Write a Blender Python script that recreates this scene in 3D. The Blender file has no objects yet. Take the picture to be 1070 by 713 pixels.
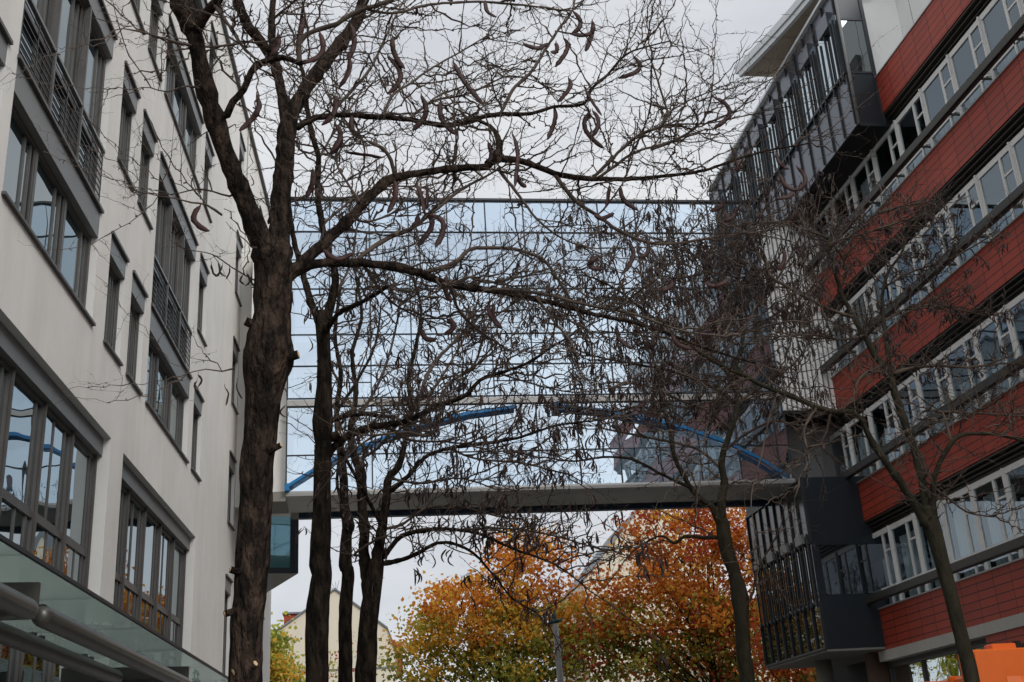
import bpy, math, random
from mathutils import Vector, Matrix, noise
rad = math.radians
col = bpy.context.scene.collection
rnd = random.Random(7)

# ------------------------------------------------------------------ camera basis (solved from the vanishing points)
F = 1202.84
YAW, PITCH, ROLL = rad(8.2717), rad(21.1385), rad(-3.4948)
YL, YR = rad(2.4528), rad(-.5323)
CAM = Vector((0, 0, 1.6))
_f = Vector((math.sin(YAW)*math.cos(PITCH), math.cos(YAW)*math.cos(PITCH), math.sin(PITCH)))
_r = Vector((math.cos(YAW), -math.sin(YAW), 0)); _u = _r.cross(_f)
RV = _r*math.cos(ROLL) + _u*math.sin(ROLL)
UV = -_r*math.sin(ROLL) + _u*math.cos(ROLL)
def at(x, y, Y):
    """surveyed point: bearing (x, y) of the photograph, standing Y metres up the street"""
    d = RV*((x-535)/F) + UV*((356.5-y)/F) + _f
    return CAM + d*(Y/d.y)
def metres(px, p):
    return px/F*((p-CAM).dot(_f))

# ------------------------------------------------------------------ materials
def mat(name, color, rough=.7, metal=0, var=.0, scale=4, bump=0, bscale=60, spec=.3, stretch=(1,1,1), col2=None, contrast=None, bdist=.01):
    m = bpy.data.materials.new(name); m.use_nodes = True
    nt = m.node_tree; b = nt.nodes['Principled BSDF']
    b.inputs['Base Color'].default_value = (*color, 1); b.inputs['Roughness'].default_value = rough
    b.inputs['Metallic'].default_value = metal; b.inputs['Specular IOR Level'].default_value = spec
    tc = nt.nodes.new('ShaderNodeTexCoord'); mp = nt.nodes.new('ShaderNodeMapping'); mp.inputs['Scale'].default_value = stretch
    nt.links.new(tc.outputs['Object'], mp.inputs['Vector'])
    if var or col2:
        n = nt.nodes.new('ShaderNodeTexNoise'); n.inputs['Scale'].default_value = scale; n.inputs['Detail'].default_value = 6; n.inputs['Roughness'].default_value = .65
        nt.links.new(mp.outputs[0], n.inputs['Vector'])
        r = nt.nodes.new('ShaderNodeValToRGB')
        c0, c1 = contrast or (.3, .7)
        r.color_ramp.elements[0].position = c0; r.color_ramp.elements[1].position = c1
        if col2: a, c = color, col2
        else: a, c = [v*(1-var) for v in color], [min(1, v*(1+var)) for v in color]
        r.color_ramp.elements[0].color = (*a, 1); r.color_ramp.elements[1].color = (*c, 1)
        nt.links.new(n.outputs['Fac'], r.inputs['Fac']); nt.links.new(r.outputs['Color'], b.inputs['Base Color'])
    if bump:
        n2 = nt.nodes.new('ShaderNodeTexNoise'); n2.inputs['Scale'].default_value = bscale; n2.inputs['Detail'].default_value = 5
        nt.links.new(mp.outputs[0], n2.inputs['Vector'])
        bp = nt.nodes.new('ShaderNodeBump'); bp.inputs['Strength'].default_value = bump; bp.inputs['Distance'].default_value = bdist
        nt.links.new(n2.outputs['Fac'], bp.inputs['Height']); nt.links.new(bp.outputs['Normal'], b.inputs['Normal'])
    return m

def glass(name, refl=.45, fr=.8, tint=(.85, .9, .92), rtint=(.9, .95, 1), wav=.02, opaque=None, rough=.0):
    """coated glass: mirror layer over a clear (or dark, opaque) pane, slightly wavy"""
    m = bpy.data.materials.new(name); m.use_nodes = True; nt = m.node_tree
    for n in list(nt.nodes): nt.nodes.remove(n)
    out = nt.nodes.new('ShaderNodeOutputMaterial'); mix = nt.nodes.new('ShaderNodeMixShader')
    gl = nt.nodes.new('ShaderNodeBsdfGlossy'); gl.inputs['Color'].default_value = (*rtint, 1); gl.inputs['Roughness'].default_value = rough
    if opaque: tr = nt.nodes.new('ShaderNodeBsdfDiffuse'); tr.inputs['Color'].default_value = (*opaque, 1)
    else: tr = nt.nodes.new('ShaderNodeBsdfTransparent'); tr.inputs['Color'].default_value = (*tint, 1)
    lw = nt.nodes.new('ShaderNodeLayerWeight'); lw.inputs['Blend'].default_value = .35
    ma = nt.nodes.new('ShaderNodeMath'); ma.operation = 'MULTIPLY_ADD'; ma.use_clamp = True
    ma.inputs[1].default_value = (1-refl)*fr; ma.inputs[2].default_value = refl
    nt.links.new(lw.outputs['Fresnel'], ma.inputs[0]); nt.links.new(ma.outputs[0], mix.inputs['Fac'])
    nt.links.new(tr.outputs[0], mix.inputs[1]); nt.links.new(gl.outputs[0], mix.inputs[2]); nt.links.new(mix.outputs[0], out.inputs['Surface'])
    if wav:
        tc = nt.nodes.new('ShaderNodeTexCoord'); n = nt.nodes.new('ShaderNodeTexNoise'); n.inputs['Scale'].default_value = .8; n.inputs['Detail'].default_value = 1
        bp = nt.nodes.new('ShaderNodeBump'); bp.inputs['Strength'].default_value = wav; bp.inputs['Distance'].default_value = .2
        nt.links.new(tc.outputs['Object'], n.inputs['Vector']); nt.links.new(n.outputs['Fac'], bp.inputs['Height'])
        nt.links.new(bp.outputs['Normal'], gl.inputs['Normal'])
    return m

M = {}
M['stucco'] = mat('white_stucco', (.715, .69, .65), .9, var=.05, scale=.7, bump=.55, bscale=70, spec=.1, bdist=.01)
def streaks(m, f):
    nt = m.node_tree; b = nt.nodes['Principled BSDF']; src = b.inputs['Base Color'].links[0].from_socket
    tc = nt.nodes.new('ShaderNodeTexCoord'); mp = nt.nodes.new('ShaderNodeMapping'); mp.inputs['Scale'].default_value = (1, 1, .12)
    n = nt.nodes.new('ShaderNodeTexNoise'); n.inputs['Scale'].default_value = 1.6; n.inputs['Detail'].default_value = 8; n.inputs['Roughness'].default_value = .7
    r = nt.nodes.new('ShaderNodeValToRGB'); r.color_ramp.elements[0].position = .36; r.color_ramp.elements[1].position = .56; r.color_ramp.elements[0].color = (.72, .70, .66, 1)
    mx = nt.nodes.new('ShaderNodeMixRGB'); mx.blend_type = 'MULTIPLY'; mx.inputs['Fac'].default_value = f
    nt.links.new(tc.outputs['Object'], mp.inputs[0]); nt.links.new(mp.outputs[0], n.inputs['Vector']); nt.links.new(n.outputs['Fac'], r.inputs['Fac'])
    nt.links.new(src, mx.inputs[1]); nt.links.new(r.outputs[0], mx.inputs[2]); nt.links.new(mx.outputs[0], b.inputs['Base Color'])
streaks(M['stucco'], .28)
M['stucco2'] = mat('cream_render', (.62, .56, .45), .9, var=.04, scale=.4, spec=.1)
M['reveal'] = mat('smooth_render', (.64, .63, .605), .85, var=.03, scale=2, spec=.1)
M['taupe'] = mat('bronze_aluminium', (.10, .094, .088), .45, .35, var=.12, scale=3)
M['panel'] = mat('grey_sheet_metal', (.19, .19, .185), .5, .3, var=.06, scale=2)
M['rail'] = mat('black_rail_metal', (.02, .02, .022), .4, .3)
M['sill'] = mat('sill_metal', (.10, .092, .085), .5, .4, var=.15, scale=5)
M['tube'] = mat('brushed_tube_steel', (.095, .09, .08), .38, .55, var=.12, scale=8)
M['steel'] = mat('fitting_steel', (.12, .12, .12), .35, .8)
M['white'] = mat('white_frame_paint', (.62, .61, .585), .5, var=.06, scale=3)
M['whitewall'] = mat('white_cladding', (.82, .82, .80), .7, var=.05, scale=.6)
M['dark'] = mat('anthracite_metal', (.035, .038, .043), .45, .3, var=.1, scale=2)
M['darkp'] = mat('anthracite_panel', (.022, .028, .035), .35, .2, var=.08, scale=1)
M['baypanel'] = mat('grey_bay_panel', (.12, .13, .15), .22, .5, var=.05, scale=1)
M['lowpanel'] = mat('polished_grey_panel', (.06, .062, .068), .22, .6, var=.1, scale=1)
M['louvre'] = mat('dark_brown_louvre', (.055, .051, .045), .5, .3, var=.15, scale=6)
M['beige'] = mat('light_concrete', (.40, .38, .34), .85, var=.08, scale=2)
M['concrete'] = mat('soffit_concrete', (.20, .19, .165), .8, var=.12, scale=2)
M['beam'] = mat('bridge_edge_metal', (.36, .35, .33), .45, .3, var=.06, scale=2)
M['soffit'] = mat('timber_soffit', (.40, .33, .26), .7, var=.08, scale=2)
M['roofwhite'] = mat('roof_edge_metal', (.60, .62, .63), .5, .1, var=.04)
M['blue'] = mat('blue_brace_paint', (.012, .16, .38), .45, var=.1, scale=3)
M['navy'] = mat('dark_blue_beam_paint', (.012, .035, .07), .45)
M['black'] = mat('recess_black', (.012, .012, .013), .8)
M['slat'] = mat('white_slat_metal', (.86, .85, .82), .5, var=.06, scale=3)
M['slatgap'] = mat('slat_gap', (.15, .145, .14), .8)
M['brown'] = mat('brown_panel', (.10, .06, .04), .7, var=.2, scale=3)
M['glass_l'] = glass('window_glass', .28, opaque=(.012, .016, .018), rtint=(.74, .82, .84), wav=.05)
M['glass_o'] = glass('ground_floor_glass', .42, opaque=(.010, .012, .013), rtint=(.7, .78, .82), wav=.09)
M['glass_r'] = glass('strip_window_glass', .05, fr=.17, tint=(.62, .70, .72), rtint=(.75, .86, .95), wav=.03)
M['glass_b'] = glass('bridge_front_glass', .60, fr=.30, tint=(.24, .29, .33), rtint=(.67, .77, .86), wav=.035)
M['glass_b2'] = glass('bridge_rear_glass', .10, tint=(.80, .90, .97), rtint=(.9, .97, 1), wav=.01)
M['glass_c'] = glass('canopy_glass', .14, tint=(.74, .80, .77), rtint=(.85, .9, .88), wav=.02)
M['glass_d'] = glass('dark_corner_glass', .14, fr=.22, opaque=(.01, .012, .014), wav=.03)
M['glass_t'] = glass('teal_bay_glass', .25, opaque=(.09, .22, .24), rtint=(.7, .95, 1), wav=.02)
def milky(m, c, f):
    nt = m.node_tree; out = nt.nodes['Material Output'] if 'Material Output' in nt.nodes else [n for n in nt.nodes if n.type == 'OUTPUT_MATERIAL'][0]
    old = out.inputs['Surface'].links[0].from_socket
    tl = nt.nodes.new('ShaderNodeBsdfTranslucent'); tl.inputs['Color'].default_value = (*c, 1); mx = nt.nodes.new('ShaderNodeMixShader'); mx.inputs['Fac'].default_value = f
    nt.links.new(old, mx.inputs[1]); nt.links.new(tl.outputs[0], mx.inputs[2]); nt.links.new(mx.outputs[0], out.inputs['Surface'])
milky(M['glass_c'], (.50, .56, .53), .34); milky(M['glass_b'], (.55, .62, .66), .08)
M['curtain'] = mat('curtain_cloth', (.42, .44, .45), .9, var=.25, scale=1.2, stretch=(1, 9, .25))
M['blind'] = mat('white_blind', (.72, .74, .74), .9, var=.03)
M['bark'] = mat('locust_bark', (.014, .011, .009), .95, col2=(.078, .052, .038), scale=11, stretch=(1, 1, .34), bump=1, bscale=24, spec=.08, bdist=.16, contrast=(.42, .66))
M['bark3'] = mat('dark_locust_bark', (.010, .008, .006), .95, col2=(.050, .036, .026), scale=11, stretch=(1, 1, .30), bump=1, bscale=30, spec=.08, bdist=.07, contrast=(.42, .68))
M['bark2'] = mat('grey_green_bark', (.018, .016, .010), .95, col2=(.052, .045, .030), scale=9, stretch=(1, 1, .3), bump=.8, bscale=40, spec=.1, bdist=.02)
M['twig'] = mat('twig_bark', (.035, .024, .018), .8, col2=(.115, .085, .065), scale=3, spec=.25)
M['cut'] = mat('fresh_cut_wood', (.55, .40, .24), .8, var=.2, scale=20)
M['pod'] = mat('maroon_pod', (.016, .006, .005), .6, col2=(.055, .017, .013), scale=9, spec=.3)
M['pod2'] = mat('dark_pod', (.018, .012, .010), .5, col2=(.055, .028, .022), scale=5, spec=.35)
M['redroof'] = mat('red_roof_tile', (.30, .065, .03), .8, var=.25, scale=2)
M['slate'] = mat('roof_flashing', (.16, .18, .19), .6)
M['orange'] = mat('orange_paint', (.85, .15, .008), .38, var=.07, scale=3, spec=.5, bump=.08, bscale=5)
M['rubber'] = mat('tyre_rubber', (.02, .02, .02), .9, var=.2)
M['lampg'] = mat('lamp_green', (.02, .07, .07), .5)
M['pole'] = mat('weathered_pole', (.30, .29, .28), .8, var=.25, scale=5, stretch=(1, 1, .3))
def leafmat(name, c):
    m = mat(name, c, .6, var=.25, scale=1.5, spec=.2)
    nt = m.node_tree; b = nt.nodes['Principled BSDF']; out = nt.nodes['Material Output']
    t = nt.nodes.new('ShaderNodeBsdfTranslucent'); t.inputs['Color'].default_value = (min(1, c[0]*1.3), min(1, c[1]*1.25), c[2], 1)
    mx = nt.nodes.new('ShaderNodeMixShader'); mx.inputs['Fac'].default_value = .45
    nt.links.new(b.outputs[0], mx.inputs[1]); nt.links.new(t.outputs[0], mx.inputs[2]); nt.links.new(mx.outputs[0], out.inputs['Surface'])
    return m
LEAF = [leafmat('leaf_rust', (.36, .11, .025)), leafmat('leaf_orange', (.58, .22, .035)), leafmat('leaf_gold', (.62, .36, .055)),
        leafmat('leaf_olive', (.30, .29, .05)), leafmat('leaf_green', (.15, .19, .04)), leafmat('leaf_red', (.36, .06, .025)), leafmat('leaf_lime', (.42, .43, .08))]

# terracotta cladding: thin dark joints every 0.18 m and upright joints every 0.9 m, panels varying a little
def cladding():
    m = bpy.data.materials.new('red_terracotta_cladding'); m.use_nodes = True; nt = m.node_tree; b = nt.nodes['Principled BSDF']
    tc = nt.nodes.new('ShaderNodeTexCoord'); sp = nt.nodes.new('ShaderNodeSeparateXYZ'); cb = nt.nodes.new('ShaderNodeCombineXYZ')
    nt.links.new(tc.outputs['Object'], sp.inputs[0]); nt.links.new(sp.outputs['Y'], cb.inputs['X']); nt.links.new(sp.outputs['Z'], cb.inputs['Y'])
    br = nt.nodes.new('ShaderNodeTexBrick'); br.offset = 0; br.inputs['Scale'].default_value = 1
    br.inputs['Brick Width'].default_value = .74; br.inputs['Row Height'].default_value = .1917; br.inputs['Mortar Size'].default_value = .011
    br.inputs['Mortar Smooth'].default_value = .2; br.inputs['Bias'].default_value = 0
    br.inputs['Color1'].default_value = (.41, .053, .024, 1); br.inputs['Color2'].default_value = (.34, .042, .019, 1); br.inputs['Mortar'].default_value = (.012, .004, .003, 1)
    nt.links.new(cb.outputs[0], br.inputs['Vector'])
    n = nt.nodes.new('ShaderNodeTexNoise'); n.inputs['Scale'].default_value = 1.3; n.inputs['Detail'].default_value = 5
    mx = nt.nodes.new('ShaderNodeMixRGB'); mx.blend_type = 'MULTIPLY'; mx.inputs['Fac'].default_value = .28
    nt.links.new(tc.outputs['Object'], n.inputs['Vector']); nt.links.new(br.outputs['Color'], mx.inputs[1]); nt.links.new(n.outputs['Fac'], mx.inputs[2])
    nt.links.new(mx.outputs[0], b.inputs['Base Color']); b.inputs['Roughness'].default_value = .6
    bp = nt.nodes.new('ShaderNodeBump'); bp.invert = True; bp.inputs['Strength'].default_value = .5; bp.inputs['Distance'].default_value = .01
    nt.links.new(br.outputs['Fac'], bp.inputs['Height']); nt.links.new(bp.outputs['Normal'], b.inputs['Normal'])
    return m
M['red'] = cladding()

# ------------------------------------------------------------------ mesh builder
class MB:
    def __init__(s): s.v = []; s.f = []; s.m = []
    def face(s, pts, mi=0):
        i = len(s.v); s.v += [tuple(p) for p in pts]; s.f.append(tuple(range(i, i+len(pts)))); s.m.append(mi)
    def box(s, x0, x1, y0, y1, z0, z1, mi=0):
        i = len(s.v)
        s.v += [(x0,y0,z0),(x1,y0,z0),(x1,y1,z0),(x0,y1,z0),(x0,y0,z1),(x1,y0,z1),(x1,y1,z1),(x0,y1,z1)]
        for q in ((0,3,2,1),(4,5,6,7),(0,1,5,4),(1,2,6,5),(2,3,7,6),(3,0,4,7)): s.f.append(tuple(i+k for k in q)); s.m.append(mi)
        return s
    def tube(s, pts, rads, n=6, mi=0, cap=True, wob=0, seed=0):
        pts = [Vector(p) for p in pts]; K = len(pts); base = len(s.v)
        t0 = (pts[1]-pts[0]).normalized()
        a = t0.cross(Vector((0, 0, 1)));
        if a.length < .1: a = t0.cross(Vector((1, 0, 0)))
        a.normalize()
        for k in range(K):
            t = (pts[min(k+1, K-1)]-pts[max(k-1, 0)]).normalized()
            a = (a - t*a.dot(t)).normalized(); b = t.cross(a)
            for j in range(n):
                th = 2*math.pi*j/n; d = a*math.cos(th)+b*math.sin(th); rr = rads[k]
                if wob:
                    q = pts[k]+d*rr
                    rr *= 1+wob*.75*(noise.noise(Vector((q.x*9+seed, q.y*9, q.z*2.2)))+.6*noise.noise(Vector((q.x*22+seed, q.y*22, q.z*6))))
                p = pts[k]+d*rr; s.v.append((p.x, p.y, p.z))
        for k in range(K-1):
            for j in range(n):
                o = base+k*n; s.f.append((o+j, o+(j+1) % n, o+n+(j+1) % n, o+n+j)); s.m.append(mi)
        if cap and n > 3:
            s.f.append(tuple(base+j for j in range(n))[::-1]); s.m.append(mi)
            s.f.append(tuple(base+(K-1)*n+j for j in range(n))); s.m.append(mi)
        return s
    def build(s, name, mats, parent=None, smooth=False):
        me = bpy.data.meshes.new(name); me.from_pydata(s.v, [], s.f)
        if not isinstance(mats, (list, tuple)): mats = [mats]
        for m in mats: me.materials.append(m)
        if len(mats) > 1: me.polygons.foreach_set('material_index', s.m)
        if smooth: me.polygons.foreach_set('use_smooth', [True]*len(s.f))
        me.update(); o = bpy.data.objects.new(name, me); col.objects.link(o)
        if parent: o.parent = parent
        return o
def tag(o, label=None, cat=None, group=None, kind=None):
    for k, v in (('label', label), ('category', cat), ('group', group), ('kind', kind)):
        if v: o[k] = v
    return o
def thing(name, label, cat, loc=(0, 0, 0), rz=0, group=None):
    o = bpy.data.objects.new(name, None); col.objects.link(o); o.location = loc; o.rotation_euler = (0, 0, rz); o.empty_display_size = .2
    return tag(o, label, cat, group)
def place(proto, parent, loc):
    """copy of a part with its sub-parts"""
    c = proto.copy(); col.objects.link(c); c.parent = parent; c.location = loc
    for g in proto.children:
        d = g.copy(); col.objects.link(d); d.parent = c
    return c

# ------------------------------------------------------------------ camera, world, sun
cam = bpy.data.cameras.new('camera'); co = bpy.data.objects.new('camera', cam); col.objects.link(co)
cam.sensor_width = 36; cam.lens = F/1070*36; cam.clip_end = 3000; cam.clip_start = .1
mw = Matrix((RV, UV, -_f)).transposed().to_4x4(); mw.translation = CAM; co.matrix_world = mw
bpy.context.scene.camera = co
w = bpy.data.worlds.new('World'); bpy.context.scene.world = w; w.use_nodes = True; nt = w.node_tree
bg = nt.nodes['Background']; bg.inputs['Strength'].default_value = .1
SUN_EL, SUN_AZ = 38, 148      # degrees; azimuth clockwise from the street's direction
sky = nt.nodes.new('ShaderNodeTexSky'); sky.sky_type = 'NISHITA'; sky.sun_disc = False; sky.sun_elevation = rad(SUN_EL); sky.sun_rotation = rad(SUN_AZ)
tc = nt.nodes.new('ShaderNodeTexCoord'); mp = nt.nodes.new('ShaderNodeMapping'); mp.inputs['Scale'].default_value = (1.2, 1.2, 3.0); mp.inputs['Location'].default_value = (.4, .1, .3)
n1 = nt.nodes.new('ShaderNodeTexNoise'); n1.inputs['Scale'].default_value = 2.0; n1.inputs['Detail'].default_value = 7; n1.inputs['Roughness'].default_value = .52; n1.inputs['Distortion'].default_value = .35
cr = nt.nodes.new('ShaderNodeValToRGB'); cr.color_ramp.elements[0].position = .32; cr.color_ramp.elements[1].position = .66
cr.color_ramp.elements[0].color = (6.3, 6.6, 7.15, 1); cr.color_ramp.elements[1].color = (9.1, 9.2, 9.35, 1)
mix = nt.nodes.new('ShaderNodeMixRGB'); mix.inputs['Fac'].default_value = .93
nt.links.new(tc.outputs['Generated'], mp.inputs[0]); nt.links.new(mp.outputs[0], n1.inputs['Vector']); nt.links.new(n1.outputs['Fac'], cr.inputs['Fac'])
nt.links.new(sky.outputs[0], mix.inputs[1]); nt.links.new(cr.outputs[0], mix.inputs[2])
# added fill: sky brightened round the sun behind camera, lighting wall and bridge
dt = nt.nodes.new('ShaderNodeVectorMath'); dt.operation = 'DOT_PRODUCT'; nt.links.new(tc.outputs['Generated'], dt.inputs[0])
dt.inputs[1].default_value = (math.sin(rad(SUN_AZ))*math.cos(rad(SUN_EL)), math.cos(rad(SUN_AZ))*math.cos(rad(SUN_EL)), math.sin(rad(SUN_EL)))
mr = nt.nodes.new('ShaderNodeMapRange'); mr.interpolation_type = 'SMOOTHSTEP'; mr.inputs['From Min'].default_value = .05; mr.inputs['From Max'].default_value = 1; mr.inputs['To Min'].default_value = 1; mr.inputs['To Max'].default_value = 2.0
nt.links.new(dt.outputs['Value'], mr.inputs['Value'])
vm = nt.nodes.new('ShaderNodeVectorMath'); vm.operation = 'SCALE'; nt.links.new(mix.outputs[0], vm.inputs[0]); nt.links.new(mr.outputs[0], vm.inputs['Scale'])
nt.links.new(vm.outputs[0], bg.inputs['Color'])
sl = bpy.data.lights.new('sun', 'SUN'); sl.energy = 1.5; sl.angle = rad(25); sl.color = (1, .97, .93)
so = bpy.data.objects.new('sun', sl); col.objects.link(so)
sd = Vector((math.sin(rad(SUN_AZ))*math.cos(rad(SUN_EL)), math.cos(rad(SUN_AZ))*math.cos(rad(SUN_EL)), math.sin(rad(SUN_EL))))
so.rotation_euler = sd.to_track_quat('Z', 'Y').to_euler(); so.location = (0, 0, 60)
sc = bpy.context.scene
sc.view_settings.view_transform = 'Standard'; sc.view_settings.look = 'None'; sc.view_settings.gamma = 1; sc.view_settings.exposure = -.05
sc.render.resolution_x = 1024; sc.render.resolution_y = 682
sc.cycles.transparent_max_bounces = 16; sc.cycles.max_bounces = 8

# ------------------------------------------------------------------ ground
def sheet(name, x0, x1, y0, y1, z, m):
    b = MB(); b.face([(x0,y0,z),(x1,y0,z),(x1,y1,z),(x0,y1,z)]); return tag(b.build(name, m), kind='structure')
sheet('ground', -1500, 1500, -1500, 1500, 0, mat('earth', (.10, .10, .08), .95, var=.2, scale=.2))
sheet('road', 1.6, 9.6, -60, 120, .004, mat('asphalt', (.05, .05, .052), .9, var=.2, scale=6, bump=.4, bscale=80))
pav = mat('paving_stone', (.24, .235, .225), .9, var=.15, scale=3)
for x0, x1 in ((-3.6, 1.45), (9.75, 13.6)):
    b = MB(); b.box(x0, x1, -60, 60, 0, .12); tag(b.build('pavement', pav), kind='structure')
for x0, x1 in ((1.452, 1.6), (9.602, 9.748)):
    b = MB(); b.box(x0, x1, -60, 60, 0, .13); tag(b.build('kerb', M['beige']), kind='structure')

# ------------------------------------------------------------------ LEFT BUILDING (local x = out of the wall, local y = along it, s-20)
def wall_frame(side):
    a, D, sg = (YL, -4.85, 1) if side == 'L' else (YR, 14.4, -1)
    n = Vector((math.cos(a), -math.sin(a), 0)); t = Vector((math.sin(a), math.cos(a), 0))
    return n*D + t*20, -a
locL, rzL = wall_frame('L')
BL = thing('office_building', 'white rendered office building with tall grey framed windows on the left', 'building', locL, rzL)

small_cols = [(11.5, 12.6), (17.93, 19.03), (19.5, 20.6), (25.85, 26.95), (31.35, 32.45), (36.2, 37.3), (38.6, 39.7)]
rows = (8.76, 12.17, 15.58, 18.98)
wide_cols = [(4.7, 8.95), (12.95, 17.2), (21.08, 25.33)]
openings = [(3.6, 10.8), (11.73, 18.83), (19.7, 26.79)]
holes = []   # (s0, s1, z0, z1, depth)
for a, b_ in small_cols:
    for z in rows: holes.append((a, b_, z, z+1.96, .2))
for a, b_ in wide_cols:
    holes.append((a, b_, 8.76, 14.13, .2)); holes.append((a, b_, 15.58, 17.52, .2)); holes.append((a, b_, 18.98, 20.92, .2))
for a, b_ in openings: holes.append((a, b_, .15, 7.36, .3))
for a, b_ in small_cols[4:]: holes.append((a, b_, 2.6, 7.31, .2))

def wall_mesh(s0, s1, z0, z1, holes):
    b = MB()
    S = sorted({s0, s1, *[h[0] for h in holes], *[h[1] for h in holes]}); Z = sorted({z0, z1, *[h[2] for h in holes], *[h[3] for h in holes]})
    for i in range(len(S)-1):
        for j in range(len(Z)-1):
            cs, cz = (S[i]+S[i+1])/2, (Z[j]+Z[j+1])/2
            if any(h[0] < cs < h[1] and h[2] < cz < h[3] for h in holes): continue
            b.face([(0,S[i]-20,Z[j]),(0,S[i+1]-20,Z[j]),(0,S[i+1]-20,Z[j+1]),(0,S[i]-20,Z[j+1])])
    for h in holes:
        a, c, e, f, d = h; a -= 20; c -= 20
        b.face([(0,a,e),(0,a,f),(-d-.1,a,f),(-d-.1,a,e)], 1); b.face([(0,c,e),(-d-.1,c,e),(-d-.1,c,f),(0,c,f)], 1)
        b.face([(0,a,f),(0,c,f),(-d-.1,c,f),(-d-.1,a,f)], 1); b.face([(0,a,e),(-d-.1,a,e),(-d-.1,c,e),(0,c,e)], 1)
    return b
b = wall_mesh(2, 41.8, 0, 22.05, holes)
# ends, back and the dark core behind the openings
for y in (2-20, 41.8-20): b.face([(0,y,0),(-14,y,0),(-14,y,22.05),(0,y,22.05)])
b.face([(-14,-18,0),(-14,21.8,0),(-14,21.8,22.05),(-14,-18,22.05)])
b.build('wall', [M['stucco'], M['reveal']], BL)
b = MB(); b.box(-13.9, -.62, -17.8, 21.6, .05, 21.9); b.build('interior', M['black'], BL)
b = MB(); b.box(-14.1, .1, -18.1, 21.95, 22.06, 22.16); b.build('roof', M['taupe'], BL)
b = MB(); b.box(.003, .035, 12.95, 13.0, 0, 22.0); b.build('downpipe', M['beam'], BL)

def small_window(h, name='window'):
    W_ = 1.10; fr = MB()
    H = h-.38 # clear height under the blind box
    for y in (0, W_-.07): fr.box(-.2, -.145, y, y+.07, 0, H)
    fr.box(-.2, -.13, 0, W_, 0, .07); fr.box(-.2, -.13, 0, W_, H-.07, H)
    fr.box(-.19, -.155, .70, .76, .07, H-.07); fr.box(-.12, -.09, W_-.045, W_, 0, H)
    fr.box(-.155, -.14, W_-.30, W_-.27, 0, H)
    o = fr.build(name, M['taupe'])
    p = MB(); p.face([(-.17, .05, .05), (-.17, W_-.05, .05), (-.17, W_-.05, H), (-.17, .05, H)]); p.build('pane', M['glass_l'], o)
    p = MB(); p.box(-.2, -.01, .003, W_-.003, H+.003, h-.045); p.build('blind_box', M['panel'], o)
    p = MB(); p.box(-.02, .045, -.03, W_+.03, h-.04, h+.012); p.build('trim', M['sill'], o)
    p = MB(); p.box(-.2, .055, -.03, W_+.03, -.045, -.003); p.build('sill', M['sill'], o)
    return o
def wide_window(h, W_=4.25, rail_=False, boxh=.38, sill_=True):
    H = h-boxh; fr = MB(); n = 3; bw = W_/n
    for k in range(n+1):
        y = min(max(k*bw-.05, 0), W_-.1); fr.box(-.2, -.115, y, y+.09, 0, H)
    fr.box(-.2, -.12, 0, W_, 0, .08); fr.box(-.2, -.12, 0, W_, H-.08, H)
    for k in range(n):
        y = k*bw
        fr.box(-.19, -.15, y+bw*.70, y+bw*.70+.05, .08, H-.08); fr.box(-.19, -.145, y+bw*.86, y+bw*.86+.05, .08, H-.08)
        fr.box(-.14, -.12, y+bw*.93, y+bw*.93+.02, 0, H)
        if rail_: fr.box(-.19, -.12, y+.05, y+bw-.05, .98, 1.08)
    o = fr.build('window', M['taupe'])
    for k in range(n):
        p = MB(); e = rnd.uniform(-.006, .006); p.face([(-.17+e, k*bw+.06, .05), (-.17, (k+1)*bw-.06, .05), (-.17, (k+1)*bw-.06, H), (-.17+e, k*bw+.06, H)]); p.build('pane', M['glass_l'], o)
    p = MB(); p.box(-.2, -.01, .003, W_-.003, H+.003, h-.045); p.build('blind_box', M['panel'], o)
    for k in (1, 2):
        pass
    p = MB(); p.box(-.02, .045, -.03, W_+.03, h-.04, h+.012); p.build('trim', M['sill'], o)
    if sill_:
        p = MB(); p.box(-.2, .055, -.03, W_+.03, -.045, -.003); p.build('sill', M['sill'], o)
    if rail_:
        r_ = MB()
        for k in range(n):
            y0, y1 = k*bw+.04, (k+1)*bw-.04
            for q in range(8): z = .10+q*.118; r_.box(-.035, -.02, y0, y1, z, z+.016)
            for y in (y0+.02, y1-.04, (y0+y1)/2): r_.box(-.032, -.018, y, y+.02, .05, 1.0)
        r_.build('railing', M['rail'], o)
        p = MB(); p.box(-.06, .0, .02, W_-.02, 1.05, 1.10); p.build('handrail', M['panel'], o)
        p = MB()
        for k in (1, 2): p.box(-.1, .0, k*bw-.025, k*bw+.025, 0, H)
        p.build('post', M['taupe'], o)
    return o
pS = small_window(1.96); used = False
for a, b_ in small_cols:
    for z in rows:
        if not used: pS.parent = BL; pS.location = (0, a-20, z); used = True
        else: place(pS, BL, (0, a-20, z))
pT = small_window(4.71); used = False
for a, b_ in small_cols[4:]:
    if not used: pT.parent = BL; pT.location = (0, a-20, 2.6); used = True
    else: place(pT, BL, (0, a-20, 2.6))
pW = wide_window(1.94); pR = wide_window(3.38, rail_=True, boxh=.45, sill_=False); pL = wide_window(1.98, boxh=.5)
used = False
for a, b_ in wide_cols:
    for proto, z in ((pW, 15.58), (pW, 18.98), (pR, 10.75), (pL, 8.76)):
        if proto.parent is None: proto.parent = BL; proto.location = (0, a-20, z)
        else: place(proto, BL, (0, a-20, z))
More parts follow.
